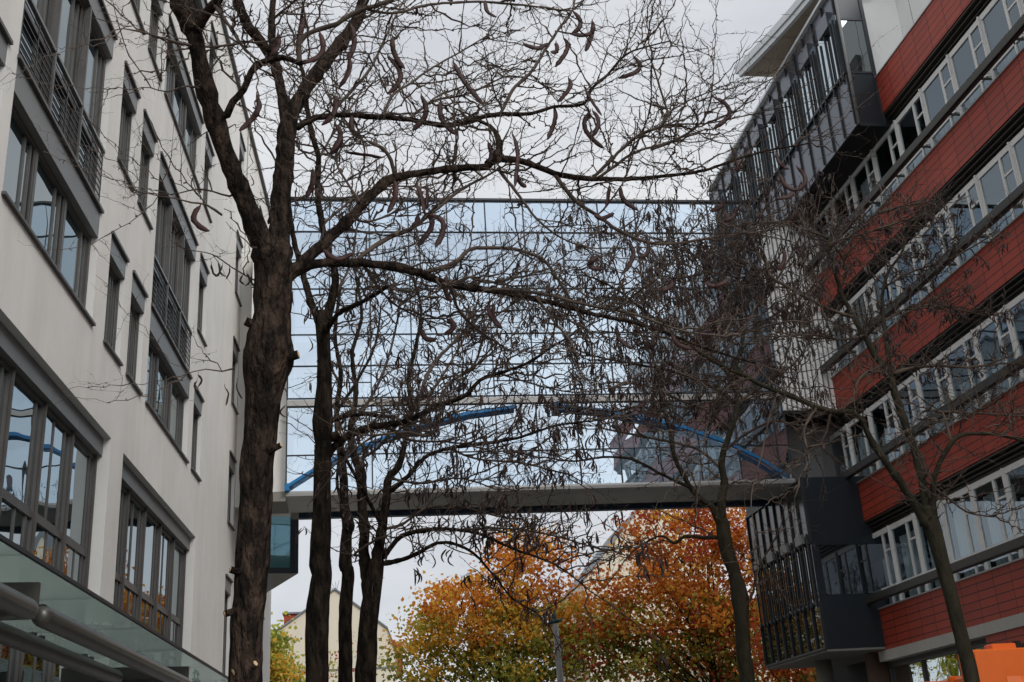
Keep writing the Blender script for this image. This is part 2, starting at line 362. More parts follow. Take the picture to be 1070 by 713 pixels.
# ground floor openings
def shop_window(W_):
    n = 5; bw = W_/n; H = 6.9; fr = MB()
    for k in range(n+1):
        y = min(max(k*bw-.06, 0), W_-.12); fr.box(-.3, -.215, y, y+.10, 0, H); fr.box(-.214, -.18, y+.035, y+.065, 0, H)
    for z in (.0, 2.9, 5.22, H-.08): fr.box(-.29, -.225, 0, W_, z, z+.08)
    for k in range(n):
        y = k*bw
        fr.box(-.28, -.245, y+bw*.5, y+bw*.5+.04, 2.99, 5.22); fr.box(-.28, -.24, y+bw*.80, y+bw*.80+.05, 2.99, H-.08)
        if k % 2: fr.box(-.28, -.245, y+bw*.42, y+bw*.42+.04, 5.31, H-.08)
        fr.box(-.27, -.235, y+.12, y+bw-.12, 5.30, 5.35)
    o = fr.build('window', M['taupe'])
    for k in range(n):
        p = MB(); e = rnd.uniform(-.01, .01); p.face([(-.26+e, k*bw+.06, .05), (-.26, (k+1)*bw-.06, .05), (-.26, (k+1)*bw-.06, H), (-.26+e, k*bw+.06, H)]); p.build('pane', M['glass_o'], o)
    p = MB()
    for k in range(n): p.box(-.35, -.12, k*bw+.006, (k+1)*bw-.006, H+.004, 7.205)
    p.build('blind_box', M['panel'], o)
    return o
pO = shop_window(7.1)
for i, (a, b_) in enumerate(openings):
    if i == 0: pO.parent = BL; pO.location = (0, a-20+.05, .15)
    else: place(pO, BL, (0, a-20, .15))

# glass canopy over the entrance, part of the building
cn = MB()
for k in range(9):
    y = -14.9+k*2.2; cn.box(.02, 1.80, y+.01, y+2.19, 3.548, 3.566)
can = cn.build('canopy', M['glass_c'], BL)
b = MB(); b.box(1.802, 1.83, -14.9, 4.9, 3.54, 3.575); b.build('edge_strip', M['dark'], can)
def cap_tube(mb, x, z, y0, y1, r, m=0):
    ys = [y0, y0+.02, y0+.06, y0+.12]; pts = []; rs = []
    for dy, f in ((0, .3), (.02, .7), (.06, .92), (.12, 1)): pts.append((x, y0+dy, z)); rs.append(r*f)
    for dy, f in ((.12, 1), (.06, .92), (.02, .7), (0, .3)): pts.append((x, y1-dy, z)); rs.append(r*f)
    mb.tube(pts, rs, 20)
for (x, s0, s1) in ((1.72, 3.4, 10.0), (1.72, 10.25, 17.0), (1.10, 2.0, 9.0), (1.10, 9.25, 15.7)):
    b = MB(); cap_tube(b, x, 3.19, s0-20, s1-20, .092); b.build('support_tube', M['tube'], can, smooth=True)
for s in (3.3, 10.12, 17.1):
    b = MB(); y = s-20
    b.box(0, 1.72, y-.03, y+.03, 3.14, 3.30)
    A_ = [(0, 3.5), (1.74, 3.44), (1.74, 3.2), (0, 2.95)]
    for y_ in (y+.03, y-.03): b.face([(x_, y_, z_) for x_, z_ in A_])
    for q in range(4): (xa, za), (xb, zb) = A_[q], A_[(q+1) % 4]; b.face([(xa, y-.03, za), (xb, y-.03, zb), (xb, y+.03, zb), (xa, y+.03, za)])
    b.build('bracket', M['tube'], can)
for k in range(8):
    for x in (.6, 1.25):
        b = MB(); y = -14.9+(k+1)*2.2
        for dy in (-.16, .16):
            b.tube([(x, y+dy, 3.36), (x, y+dy, 3.545)], [.014, .014], 6); b.tube([(x, y+dy, 3.50), (x, y+dy, 3.535)], [.045, .045], 8); b.tube([(x, y+dy, 3.40), (x, y+dy, 3.42)], [.035, .035], 8)
        b.box(x-.012, x+.012, y-.17, y+.17, 3.36, 3.385)
        b.build('clamp', M['steel'], can)
# low glazed oriel on the far side of the bridge, wedge shaped in plan
P = [at(272, 541, 37), at(313, 541, 37), at(313, 600, 37), at(283, 598, 37)]
inv = Matrix.LocRotScale(locL, Matrix.Rotation(rzL, 3, 'Z').to_quaternion(), (1, 1, 1)).inverted()
tip = inv @ at(312, 570, 37); zb = 8.27; zt = 10.9
a_, c_, e_ = (0.02, tip.y-.35), (tip.x, tip.y), (0.02, tip.y+3.4)
b = MB()
for z0, z1 in ((zb-.02, zb+.16), (zt-.2, zt)):
    lo = [(p[0], p[1], z0) for p in (a_, c_, e_)]; hi = [(p[0], p[1], z1) for p in (a_, c_, e_)]
    b.face(lo); b.face(hi)
    for i in range(3): b.face([lo[i], lo[(i+1) % 3], hi[(i+1) % 3], hi[i]])
def lerp2(p, q, t): return (p[0]+(q[0]-p[0])*t, p[1]+(q[1]-p[1])*t)
for p in (lerp2(a_, c_, .08), lerp2(a_, c_, .9), lerp2(c_, e_, .3), lerp2(c_, e_, .7)):
    b.box(p[0]-.05, p[0]+.05, p[1]-.05, p[1]+.05, zb+.1, zt-.1)
p0 = lerp2(a_, c_, .82); b.face([(p0[0], p0[1]-.02, zb), (c_[0], c_[1]-.02, zb), (c_[0], c_[1]-.02, zt), (p0[0], p0[1]-.02, zt)])
ori = b.build('oriel', M['darkp'], BL)
b = MB(); q0, q1 = lerp2(a_, c_, .02), lerp2(a_, c_, .86)
b.face([(q0[0], q0[1]+.02, zb+.1), (q1[0], q1[1]+.02, zb+.1), (q1[0], q1[1]+.02, zt-.1), (q0[0], q0[1]+.02, zt-.1)])
b.face([(c_[0]-.02, c_[1]+.05, zb+.1), (e_[0], e_[1]-.05, zb+.1), (e_[0], e_[1]-.05, zt-.1), (c_[0]-.02, c_[1]+.05, zt-.1)])
b.build('pane', M['glass_t'], ori)

# ------------------------------------------------------------------ RIGHT BUILDING (local x = -out of the wall)
locR, rzR = wall_frame('R')
BR = thing('office_building', 'red terracotta clad office building with strip windows on the right', 'building', locR, rzR)
S0, S1 = 1.0, 31.0
bands = [(4.47, 5.54), (7.99, 9.08), (11.34, 12.43), (14.63, 15.68), (17.98, 19.1)]
y0, y1 = S0-20, S1-20
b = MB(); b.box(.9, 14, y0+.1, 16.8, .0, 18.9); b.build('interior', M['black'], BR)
for i, (a, c) in enumerate(bands):
    e = 16.5 if i in (0, 1) else 16.5
    b = MB(); b.box(0, .28, y0, y1 if i < 4 else e, a, c); o = b.build('red_cladding', M['red'], BR)
    b = MB(); b.box(-.03, .30, y0, y1, c+.002, c+.035); b.build('capping', M['beam'], o)
    if i == 0:
        b = MB(); b.box(-.02, .5, y0, y1-.15, 4.2, 4.466); b.build('lintel', M['beige'], o)
    # stepped dark shading housing and soffit under each band
    b = MB()
    for q in range(3): b.box(.03+.09*q, .33+.09*q, y0, y1, a-.055-.085*q, a-.012-.085*q)
    b.box(.30, .9, y0, y1, a-.36, a-.01)
    b.build('sunshade_housing', M['louvre'], BR)
# floors behind the bands
for (a, c) in bands:
    b = MB(); b.box(.30, .89, y0, y1, a+.02, c-.02); b.build('floor_edge', M['concrete'], BR)
# window strips
def strip_window(H):
    W_ = 1.48; o = MB()
    o.box(.16, .26, .005, .07, 0, H); o.box(.12, .16, .02, .06, 0, H)             # main post
    o.box(.17, .24, .08, W_, 0, .06); o.box(.17, .24, .08, W_, .44, .53); o.box(.17, .24, .08, W_, H-.14, H)
    o.box(.17, .24, .50, .56, .06, H-.14)
    o.box(.18, .23, .56, .60, .53, H-.14); o.box(.18, .23, W_-.05, W_, .53, H-.14)
    o.box(.18, .23, .08, .50, H-.62, H-.57)
    fr = o.build('window', M['white'])
    p = MB(); p.face([(.20, .05, .03), (.20, W_, .03), (.20, W_, H-.1), (.20, .05, H-.1)]); p.build('pane', M['glass_r'], fr)
    b = MB(); b.box(.02, .2, .03, .06, .28, .34); b.box(.02, .2, .03, .06, .36, .385); b.tube([(.10, .045, .30), (.10, .045, .52)], [.018, .018], 6); b.build('bracket', M['white'], fr)
    return fr
strips = [(5.575, 7.63), (9.115, 10.98), (12.465, 14.27), (15.715, 17.62)]
posts = [23.38+1.478*k for k in range(-14, 6)]
for i, (a, c) in enumerate(strips):
    H = c-a; proto = strip_window(H); first = True
    for s in posts:
        if s > 30.9: continue
        if first: proto.parent = BR; proto.location = (0, s-20, a); wdw = proto; first = False
        else: wdw = place(proto, BR, (0, s-20, a))
        # curtains; upper floors' part heights stand in for reflections: pale below, dark above
        hh = rnd.choice([.42, .5, .55, .6, .64, .55, .5, .85]) if i > 0 else rnd.choice([.9, 1, 1, .7])
        if rnd.random() < .9:
            cu = MB(); n = 24; zz0 = .05; zz1 = (H-.15)*hh; w0 = rnd.uniform(.06, .3) if rnd.random() < .4 else .06
            for q in range(n):
                ya, yb = w0+(1.44-w0)*q/n, w0+(1.44-w0)*(q+1)/n
                xa, xb = .36+.035*math.sin(q*1.9), .36+.035*math.sin((q+1)*1.9)
                cu.face([(xa,ya,zz0),(xb,yb,zz0),(xb,yb,zz1),(xa,ya,zz1)])
            cu.build('curtain', M['curtain'], wdw, smooth=True)
    b = MB(); b.box(-.34, -.30, y0, y1-.1, a+.12, a+.33); b.box(-.34, -.20, y0, y1-.1, a+.12, a+.15)
    for s in posts:
        if s < 30.9: b.box(-.31, .2, s-20+.03, s-20+.05, a+.18, a+.24)
    b.build('sunshade_rail', M['louvre'], BR)
# ground storey: recessed glazing, mullions, red return panel
b = MB(); b.face([(.42, 5.3, 0), (.42, 11.2, 0), (.42, 11.2, 4.2), (.42, 5.3, 4.2)]); g = b.build('ground_glazing', M['glass_o'], BR)
b = MB()
for k in range(4): b.box(.35, .41, 5.4+k*1.9, 5.4+k*1.9+.06, 0, 4.19)
for z in (0.02, 2.3, 4.05): b.box(.34, .415, 5.35, 11.2, z, z+.06)
b.build('mullion', M['taupe'], g)
b = MB(); b.box(.03, .5, y0, 5.3, 0, 4.196); b.build('red_return_wall', M['red'], BR)
# recessed top storey, white, with grille
b = MB(); b.box(1.2, 13.5, y0, 16.5, 19.06, 23.4); b.box(.06, 1.196, 5.35, 16.4, 19.12, 22.37)
pw = b.build('penthouse_wall', M['whitewall'], BR)
b = MB()
for k in range(-14, 6): b.box(1.192, 1.199, k*1.1+.3, k*1.1+.31, 19, 23.4)
b.build('joint', M['concrete'], pw)
b = MB()
for k in range(14): b.box(1.05, 1.19, -2.2, 2.4, 20.9+k*.07, 20.93+k*.07)
b.build('grille', M['panel'], pw)
b = MB(); b.box(.3, 1.19, y0, y1, 19.0, 19.05); b.build('terrace', M['concrete'], BR)
# upper grey metal bay
ub0, ub1, off = 25.15-20, 36.9-20, .8
b = MB()
b.box(-off+.04, .02, ub0+.04, ub1, 17.66, 22.0); b.box(.02, .28, ub0+.04, ub1, 17.66, 19.1)
ub = b.build('upper_bay', M['black'], BR)
b = MB(); b.box(-off+.02, .28, ub0, ub1, 17.60, 17.655); b.build('bay_soffit', M['black'], ub)
b = MB()      # street face panels under and over the windows
n = 16; bw = (ub1-ub0)/n
for k in range(n):
    for z0, z1 in ((17.62, 19.25), (21.3, 21.98)):
        b = MB(); b.box(-off, -off+.03, ub0+k*bw+.02, ub0+(k+1)*bw-.02, z0, z1); b.build('bay_panel', M['baypanel'], ub)
for k in range(8):
    b = MB(); y = ub0+k*bw*2+.30; b.box(-off-.14, -off+.0, y, y+bw*.95, 21.02, 21.5); b.build('blind_box', M['baypanel'], ub)
b = MB()
for k in range(n+1):
    y = ub0+k*bw; b.box(-off-.05, -off-.001, y-.018, y+.018, 17.66, 19.22)
    b.box(-off-.07, -off-.001, y-.02, y+.02, 21.2, 21.95)
for k in range(8):
    y = ub0+k*bw*2+.12
    for q in (0, .16, .62, 1.2): b.box(-off-.10, -off-.03, y+q, y+q+.035, 19.1-.1*(q == .62), 21.1)
b.box(-off-.09, -off-.02, ub0, ub1, 19.25, 19.32)
b.build('fin', M['dark'], ub)
b = MB()
for k in range(n):
    e = .01*(k % 2); b.face([(-off-.004, ub0+k*bw+.03, 19.3), (-off-.004, ub0+(k+1)*bw-.03, 19.3), (-off-.004+e, ub0+(k+1)*bw-.03, 21.3), (-off-.004+e, ub0+k*bw+.03, 21.3)])
b.build('pane', M['glass_l'], ub)
b = MB(); b.box(-off-.12, .5, ub0-.05, ub1, 22.003, 22.10); b.build('roof_edge', M['roofwhite'], ub)
b = MB(); b.box(-off-.005, -off+.09, ub0-.05, ub0-.003, 17.58, 22.0); b.box(-.06, .04, ub0-.04, ub0-.003, 17.6, 22.0)
for z in (19.25, 21.0): b.box(-off+.09, -.06, ub0-.03, ub0-.003, z, z+.06)
b.box(-off-.005, .04, ub0-.04, ub0-.003, 17.58, 17.66)
b.build('frame', M['dark'], ub)
for z0, z1 in ((17.66, 19.25), (21.06, 22)):
    b = MB(); b.box(-off+.09, -.06, ub0-.012, ub0+.03, z0, z1); b.build('end_panel', M['darkp'], ub)
b = MB(); b.box(-off+.09, -.06, ub0-.008, ub0+.03, 19.31, 21.0); b.build('end_pane', M['glass_l'], ub)
b = MB(); b.tube([(-off+.02, ub0-.10, 17.6), (-off+.02, ub0-.10, 22)], [.045, .045], 10); b.build('downpipe', M['panel'], ub, smooth=True)
# curved overhanging roof
inR = Matrix.LocRotScale(locR, Matrix.Rotation(rzR, 3, 'Z').to_quaternion(), (1, 1, 1)).inverted()
edge = [inR @ Vector(p) for p in ((12.30, 30.1, 22.5), (12.55, 29.2, 22.5), (12.80, 28.2, 22.5), (13.02, 27.2, 22.5), (13.2, 26.2, 22.5), (13.3, 25.4, 22.5), (13.32, 25.1, 22.5))]
def roofslab(z0, z1, grow, mname, name, par=None):
    b = MB(); L = [(p.x-grow, p.y+(grow if i == 0 else 0), 0) for i, p in enumerate(edge)]
    L = L+[(1.19, edge[-1].y, 0)]+[(1.19, edge[0].y+grow, 0)]
    b.face([(x, y, z0) for x, y, _ in L]); b.face([(x, y, z1) for x, y, _ in L][::-1])
    for i in range(len(L)):
        p, q = L[i], L[(i+1) % len(L)]; b.face([(p[0],p[1],z0),(q[0],q[1],z0),(q[0],q[1],z1),(p[0],p[1],z1)])
    return b.build(name, M[mname], par or BR)
rf = roofslab(22.42, 22.56, 0, 'soffit', 'roof')
roofslab(22.565, 22.80, .12, 'roofwhite', 'roof_fascia', rf)
roofslab(22.40, 22.563, -.0, 'soffit', 'roof_soffit', rf) if False else None
b = MB()
for i in range(len(edge)-1):
    p, q = edge[i], edge[i+1]; d = Vector((q.x-p.x, q.y-p.y, 0)).normalized(); nn = Vector((-d.y, d.x, 0))*.06
    if nn.x > 0: nn = -nn
    b.face([(p.x+nn.x, p.y+nn.y, 22.38), (q.x+nn.x, q.y+nn.y, 22.38), (q.x+nn.x, q.y+nn.y, 22.55), (p.x+nn.x, p.y+nn.y, 22.55)])
    b.face([(p.x+nn.x, p.y+nn.y, 22.38), (q.x+nn.x, q.y+nn.y, 22.38), (q.x-nn.x, q.y-nn.y, 22.38), (p.x-nn.x, p.y-nn.y, 22.38)])
b.build('roof_trim', M['roofwhite'], rf)
b = MB()
for y in (9.0, 7.9, 6.8, 5.7, 4.6): b.box(-1.6, 1.0, y, y+.015, 22.413, 22.419)
b.build('soffit_joint', M['concrete'], rf)

# connector: white slatted wall facing up the street, dark recess, lower glazed bay
cy = 30.95-20
b = MB(); b.box(-1.62, .27, cy+.08, cy+4.5, 11.46, 17.6); b.box(-1.58, .9, cy+1.2, cy+4.5, 9.3, 11.4); sb = b.build('connector_core', M['slatgap'], BR)
b = MB(); b.box(-1.64, .32, cy+.0, cy+4.5, 11.36, 11.455); b.build('connector_soffit', M['black'], sb)
b = MB(); b.box(-1.66, .30, cy-.02, cy+.06, 17.6, 17.66); b.build('capping', M['dark'], sb)
b = MB(); k = 0; x = -1.65
while x < .24:
    b.box(x, x+.098, cy-.02, cy+.05, 11.47, 17.59); x += .155
b.build('slat', M['slat'], sb)
b = MB(); b.box(-.75, -.2, cy+1.1, cy+1.19, 9.4, 10.6); b.build('grey_panel', M['panel'], sb)
lb0, lb1, lo = 30.4-20, 35.2-20, 1.66
b = MB(); b.box(-lo+.04, .9, lb0+.04, lb1-.04, 4.56, 9.3); lbay = b.build('lower_bay', M['black'], BR)
b = MB(); b.box(-lo, .9, lb0, lb1, 4.50, 4.555); b.build('bay_soffit', M['concrete'], lbay)
b = MB(); n = 8; bw = (lb1-lb0)/n
for k in range(n):
    for z0, z1 in ((4.62, 5.78), (7.5, 9.2)):
        b = MB(); b.box(-lo+.005, -lo+.035, lb0+k*bw+.03, lb0+(k+1)*bw-.03, z0, z1); b.build('bay_panel', M['lowpanel'] if z0 > 7 else M['glass_d'], lbay)
b = MB()
for k in range(n): b.face([(-lo+.02, lb0+k*bw+.03, 5.85), (-lo+.02, lb0+(k+1)*bw-.03, 5.85), (-lo+.02, lb0+(k+1)*bw-.03, 7.45), (-lo+.02, lb0+k*bw+.03, 7.45)])
b.build('pane', M['glass_d'], lbay)
b = MB()
for k in range(n+1):
    y = lb0+k*bw; b.box(-lo-.05, -lo+.04, y-.02, y+.02, 4.56, 5.8); b.box(-lo-.05, -lo+.04, y-.02, y+.02, 7.45, 9.3)
    if k < n:
        for q in (.05, .38): b.box(-lo-.10, -lo-.05, y+q, y+q+.03, 5.72, 7.7)
for z in (4.56, 5.78, 7.44, 9.2): b.box(-lo-.06, -lo+.0, lb0, lb1, z, z+.06)
b.build('fin', M['dark'], lbay)
b = MB()
for k in (1, 3, 5, 7):
    b = MB(); b.box(-lo-.16, -lo-.06, lb0+k*bw-.35, lb0+k*bw+.15, 7.46, 7.72); b.build('blind_box', M['panel'], lbay)
for x1, z0, z1 in ((.28, 4.56, 5.99), (.28, 7.36, 9.3), (-lo+.22, 6.0, 7.35)):
    b = MB(); b.box(-lo, x1, lb0, lb0+.035, z0, z1); b.build('end_panel', M['darkp'], lbay)
b = MB(); b.box(-lo+.22, .28, lb0+.01, lb0+.03, 6.0, 7.35); b.build('end_pane', M['glass_d'], lbay)
b = MB(); b.tube([(-.75, lb0+2.6, 0), (-.75, lb0+2.6, 4.5)], [.24, .24], 20); b.build('column', M['concrete'], BR, smooth=True)
b = MB(); b.box(-.1, .84, lb0+.8, lb0+1.2, 0, 4.49); b.build('brown_wall', M['brown'], BR)

# ------------------------------------------------------------------ FOOTBRIDGE
YB = 31.2; XL, XR = -1.93, 12.5; DEP = 2.9
FB = thing('glass_footbridge', 'long glazed footbridge joining the white and the red building above the street', 'footbridge', (5, YB, 0))
ox = -5
zs = [9.42, 10.45, 12.1, 13.07, 14.03, 15.47, 17.34, 18.40]
ncol = 12; cw = 1.173
for side, yy, gm in (('front', 0, 'glass_b'), ('rear', DEP, 'glass_b2')):
    for k in range(ncol+1):
        xa = XL+k*cw; xb = min(xa+cw, XR)
        b = MB()
        for j in range(len(zs)-1):
            e1, e2 = rnd.uniform(-.005, .005), rnd.uniform(-.005, .005)
            b.face([(ox+xa+.012, yy+e1, zs[j]), (ox+xb-.012, yy+e2, zs[j]), (ox+xb-.012, yy+e2*-1, zs[j+1]), (ox+xa+.012, yy-e1, zs[j+1])])
        b.build('glazing_panel', M[gm], FB)
    b = MB(); yo = -.05 if side == 'front' else .01
    for k in range(ncol+2):
        x = ox+min(XL+k*cw, XR); b.box(x-.019, x+.019, yy+yo+.015, yy+yo+.04, 9.42, 18.4)
    b.build('mullion', M['dark'], FB)
    b = MB()
    for z in zs[1:-1]: b.box(ox+XL, ox+XR, yy+yo+.005, yy+yo+.035, z-.011, z+.011)
    if side == 'front':
        for k in (0, 3, 4, 7, 9): b.box(ox+XL+k*cw, ox+XL+(k+1)*cw, yy-.02, yy-.004, 16.4, 16.425)
        for k in (1, 5, 10): b.box(ox+XL+k*cw, ox+XL+(k+1)*cw, yy-.02, yy-.004, 12.55, 12.575)
    b.build('transom', M['dark'], FB)
b = MB(); b.box(ox+XL-.02, ox+XR, -.09, .05, 18.40, 18.47); b.box(ox+XL, ox+XR, DEP-.05, DEP+.05, 18.40, 18.47)
for k in range(0, ncol+1, 2): b.box(ox+XL+k*cw-.03, ox+XL+k*cw+.03, .05, DEP-.05, 18.41, 18.46)
b.build('roof_edge', M['dark'], FB)
b = MB(); b.box(ox+XL, ox+XR, .02, DEP-.02, 17.30, 17.38); b.build('roof', M['blind'], FB)
b = MB(); b.box(ox+XL, ox+XR, -.10, -.052, 11.86, 12.03); b.build('floor_fascia', M['beam'], FB)
b = MB(); b.box(ox+XL, ox+XR, .02, DEP-.02, 11.78, 12.08); b.build('floor', M['blind'], FB)
# deck with a rounded outer edge and an open slot before the rear beam
b = MB(); prof = [(-.10, 9.42), (-.14, 9.36), (-.13, 9.28), (-.04, 9.23), (.15, 9.19), (1.35, 9.17), (1.35, 9.30), (0, 9.42)]
for x0, x1 in ((XL, XL+3.9), (XL+3.92, XL+7.8), (XL+7.82, XL+11.2), (XL+11.22, XR)):
    for i in range(len(prof)):
        p, q = prof[i], prof[(i+1) % len(prof)]; b.face([(ox+x0, p[0], p[1]), (ox+x1, p[0], p[1]), (ox+x1, q[0], q[1]), (ox+x0, q[0], q[1])])
b.build('deck', [M['beam']], FB)
b = MB(); b.box(ox+XL, ox+XR, 1.40, DEP-.02, 9.32, 9.40); b.build('deck_floor', M['concrete'], FB)
b = MB(); b.box(ox+XL+.25, ox+XR, DEP-.95, DEP-.72, 9.14, 9.28); b.build('rear_beam', M['navy'], FB)
b = MB(); b.box(-3.0+ox, ox+XL, .3, DEP, 9.425, 17.3); b.box(-3.6+ox, -3.0+ox, 1.6, DEP, 9.425, 17.3); ec = b.build('end_connector', M['stucco'], FB)
b = MB(); b.box(-2.95+ox, ox+XL, -.1, 1.35, 9.15, 9.42); b.build('end_deck', M['concrete'], ec)
arch = [(-1.93, 9.5), (-1.05, 10.06), (-.1, 10.52), (.8, 10.86), (1.8, 11.2), (3.1, 11.52), (4.5, 11.70)]
arch2 = [(5.75, 11.70), (7.0, 11.54), (8.2, 11.3), (9.4, 10.97), (10.6, 10.5), (11.5, 10.0), (12.2, 9.5)]
for A in (arch, arch2):
    b = MB()
    for i in range(len(A)-1):
        (xa, za), (xb, zb_) = A[i], A[i+1]; h = .048
        q = [(-.26, -h), (-.14, -h), (-.14, h), (-.26, h)]
        for j in range(4):
            (ya, ha), (yb, hb) = q[j], q[(j+1) % 4]
            b.face([(ox+xa, ya, za+ha), (ox+xb, ya, zb_+ha), (ox+xb, yb, zb_+hb), (ox+xa, yb, za+hb)])
    b.box(ox+A[0][0]-.02, ox+A[0][0]+.1, -.28, -.06, A[0][1]-.1, A[0][1]+.1)
    b.build('blue_brace', M['blue'], FB)
b = MB(); b.box(ox+5.6, ox+5.85, -.28, -.06, 11.55, 11.78); b.build('brace_joint', M['navy'], FB)
for k, z0, z1 in ((0, 12.2, 13.9), (1, 12.2, 15.3), (3, 14.1, 15.3), (4, 12.2, 13.9), (5, 12.2, 15.3), (6, 14.1, 15.4), (7, 12.2, 13.9), (8, 12.2, 13.9), (10, 12.2, 15.3)):
    b = MB(); xa = ox+XL+k*cw; b.box(xa+.2, xa+cw-.2, .25, .27, z0, z1); b.build('blind', M['blind'], FB)

# ------------------------------------------------------------------ LOCUST TREES
def catmull(P, step):
    out = []
    P = [P[0]]+P+[P[-1]]
    for i in range(1, len(P)-2):
        p0, p1, p2, p3 = P[i-1:i+3]
        L = (p2[0]-p1[0]).length; n = max(1, int(L/step))
        for k in range(n):
            t = k/n
            q = (2*p1[0]+(p2[0]-p0[0])*t+(2*p0[0]-5*p1[0]+4*p2[0]-p3[0])*t*t+(3*p1[0]-p0[0]-3*p2[0]+p3[0])*t**3)*.5
            out.append((q, p1[1]+(p2[1]-p1[1])*t))
    out.append(P[-1]); return out

class Tree:
    def __init__(s, name, label, Y, seed, trunk, bark='bark', wob=.14, sides=22, thin=1):
        s.thin = thin; s.Y = Y; s.R = random.Random(seed); s.seed = seed; s.known = []; s.limbs = []; s.bark = bark
        first = at(trunk[0][0], trunk[0][1], Y)
        base = Vector((first.x, first.y, 0))
        s.root = thing(name, label, 'tree', base, 0, 'bare pod bearing trees along the street')
        s.base = base; s.crown = MB(); s.nodes = []
        pts = [(at(x, y, Y), metres(w, at(x, y, Y))/2*.93*thin) for x, y, w in trunk]
        for (xa, ya, _), (xb, yb, _) in zip(trunk[:-1], trunk[1:]):
            m_ = max(1, int(math.hypot(xb-xa, yb-ya)/8)); s.known += [(xa+(xb-xa)*k/m_, ya+(yb-ya)*k/m_, Y) for k in range(m_+1)]
        r0 = pts[0][1]
        pts = [(Vector((first.x, first.y, 0)), r0*1.35), (Vector((first.x, first.y, .35)), r0*1.12)]+pts
        sm = catmull(pts, .05)
        b = MB(); b.tube([p-base for p, r in sm], [r for p, r in sm], sides, wob=wob, seed=seed)
        s.trunk = b.build('trunk', M[bark], s.root, smooth=True); s.trunkpts = sm
    def depth(s, x, y):
        return min(s.known, key=lambda k: (k[0]-x)**2+(k[1]-y)**2)[2]
    def limb(s, pts, dd=0, rate=1.0, wob=.10, hidden=False):
        kn = min(s.known, key=lambda k: (k[0]-pts[0][0])**2+(k[1]-pts[0][1])**2); Y0 = kn[2]
        if 1.5 < math.hypot(kn[0]-pts[0][0], kn[1]-pts[0][1]) < 16: pts = [(kn[0], kn[1], pts[0][2])]+list(pts)
        n = len(pts)-1; q = []
        L = [0]
        for i in range(n): L.append(L[-1]+math.hypot(pts[i+1][0]-pts[i][0], pts[i+1][1]-pts[i][1]))
        for i, (x, y, w_) in enumerate(pts):
            Y = Y0+dd*L[i]/L[-1]; p = at(x, y, Y); q.append((p, max(metres(w_, p)/2*.86*s.thin, .003))); s.known.append((x, y, Y))
        # subdivide known so that offshoots start on the limb
        for i in range(n):
            for k in range(1, 8):
                t = k/8; s.known.append((pts[i][0]+(pts[i+1][0]-pts[i][0])*t, pts[i][1]+(pts[i+1][1]-pts[i][1])*t, Y0+dd*(L[i]+(L[i+1]-L[i])*t)/L[-1]))
        sm = catmull(q, .07)
        out = []
        for k, (p, r) in enumerate(sm):
            j = min(r*.22, .006); v = Vector((s.R.uniform(-j, j), s.R.uniform(-j, j), s.R.uniform(-j, j))) if 0 < k < len(sm)-1 else Vector()
            out.append((p+v, r*(1+.16*max(0, s.R.gauss(0, .8)))))
        sides = 14 if q[0][1] > .04 else (8 if q[0][1] > .015 else 5)
        b = MB(); b.tube([p-s.base for p, r in out], [r for p, r in out], sides, wob=wob if sides > 8 else 0, seed=s.seed)
        b.build('limb', M[s.bark] if q[0][1] > .03 else M['twig'], s.root, smooth=True)
        s.limbs.append((out, rate))
    def grow(s, p, d, length, r, level, dens=1.0, up=.12, kids=True):
        R = s.R; seg = s.seg*(1 if level == 1 else .75); n = max(2, int(length/seg))
        pts = [p]; rs = [r]; ax = d.cross(Vector((R.uniform(-1, 1), R.uniform(-1, 1), R.uniform(-1, 1))))
        if ax.length < .01: ax = Vector((1, 0, 0))
        ax.normalize(); sg = 1
        for k in range(n):
            sg = -sg
            a = sg*R.uniform(.05, .42)
            dd = (Matrix.Rotation(a, 3, ax) @ d)
            d = (d+Vector((R.gauss(0, .10), R.gauss(0, .10), R.gauss(0, .09)+up*.2))).normalized()
            p = p+dd*seg*R.uniform(.7, 1.3); pts.append(p)
            f = 1-.65*(k+1)/n; rr = r*f; rs.append(rr*(1.0 if R.random() < .55 else 1.5))
            if level < 3 and kids and R.random() < (.52 if level == 1 else .30)*dens:
                cd = (dd*R.uniform(.1, .7)+Vector((R.gauss(0, 1), R.gauss(0, 1), R.gauss(0, .8)+.15)).normalized()).normalized()
                s.grow(p, cd, length*R.uniform(.2, .55)*(1-.4*k/n), rr*.72, level+1, dens, up)
            if R.random() < .45:   # fruiting spur
                v = Vector((R.gauss(0, 1), R.gauss(0, 1), R.gauss(0, 1))).normalized(); q = p+v*R.uniform(.012, .035)*s.spur
                s.crown.tube([p-s.base, q-s.base], [rr*1.7, rr*1.3], 3)
        s.crown.tube([q-s.base for q in pts], rs, 4 if r > .007 else 3)
        s.nodes += pts[1:]
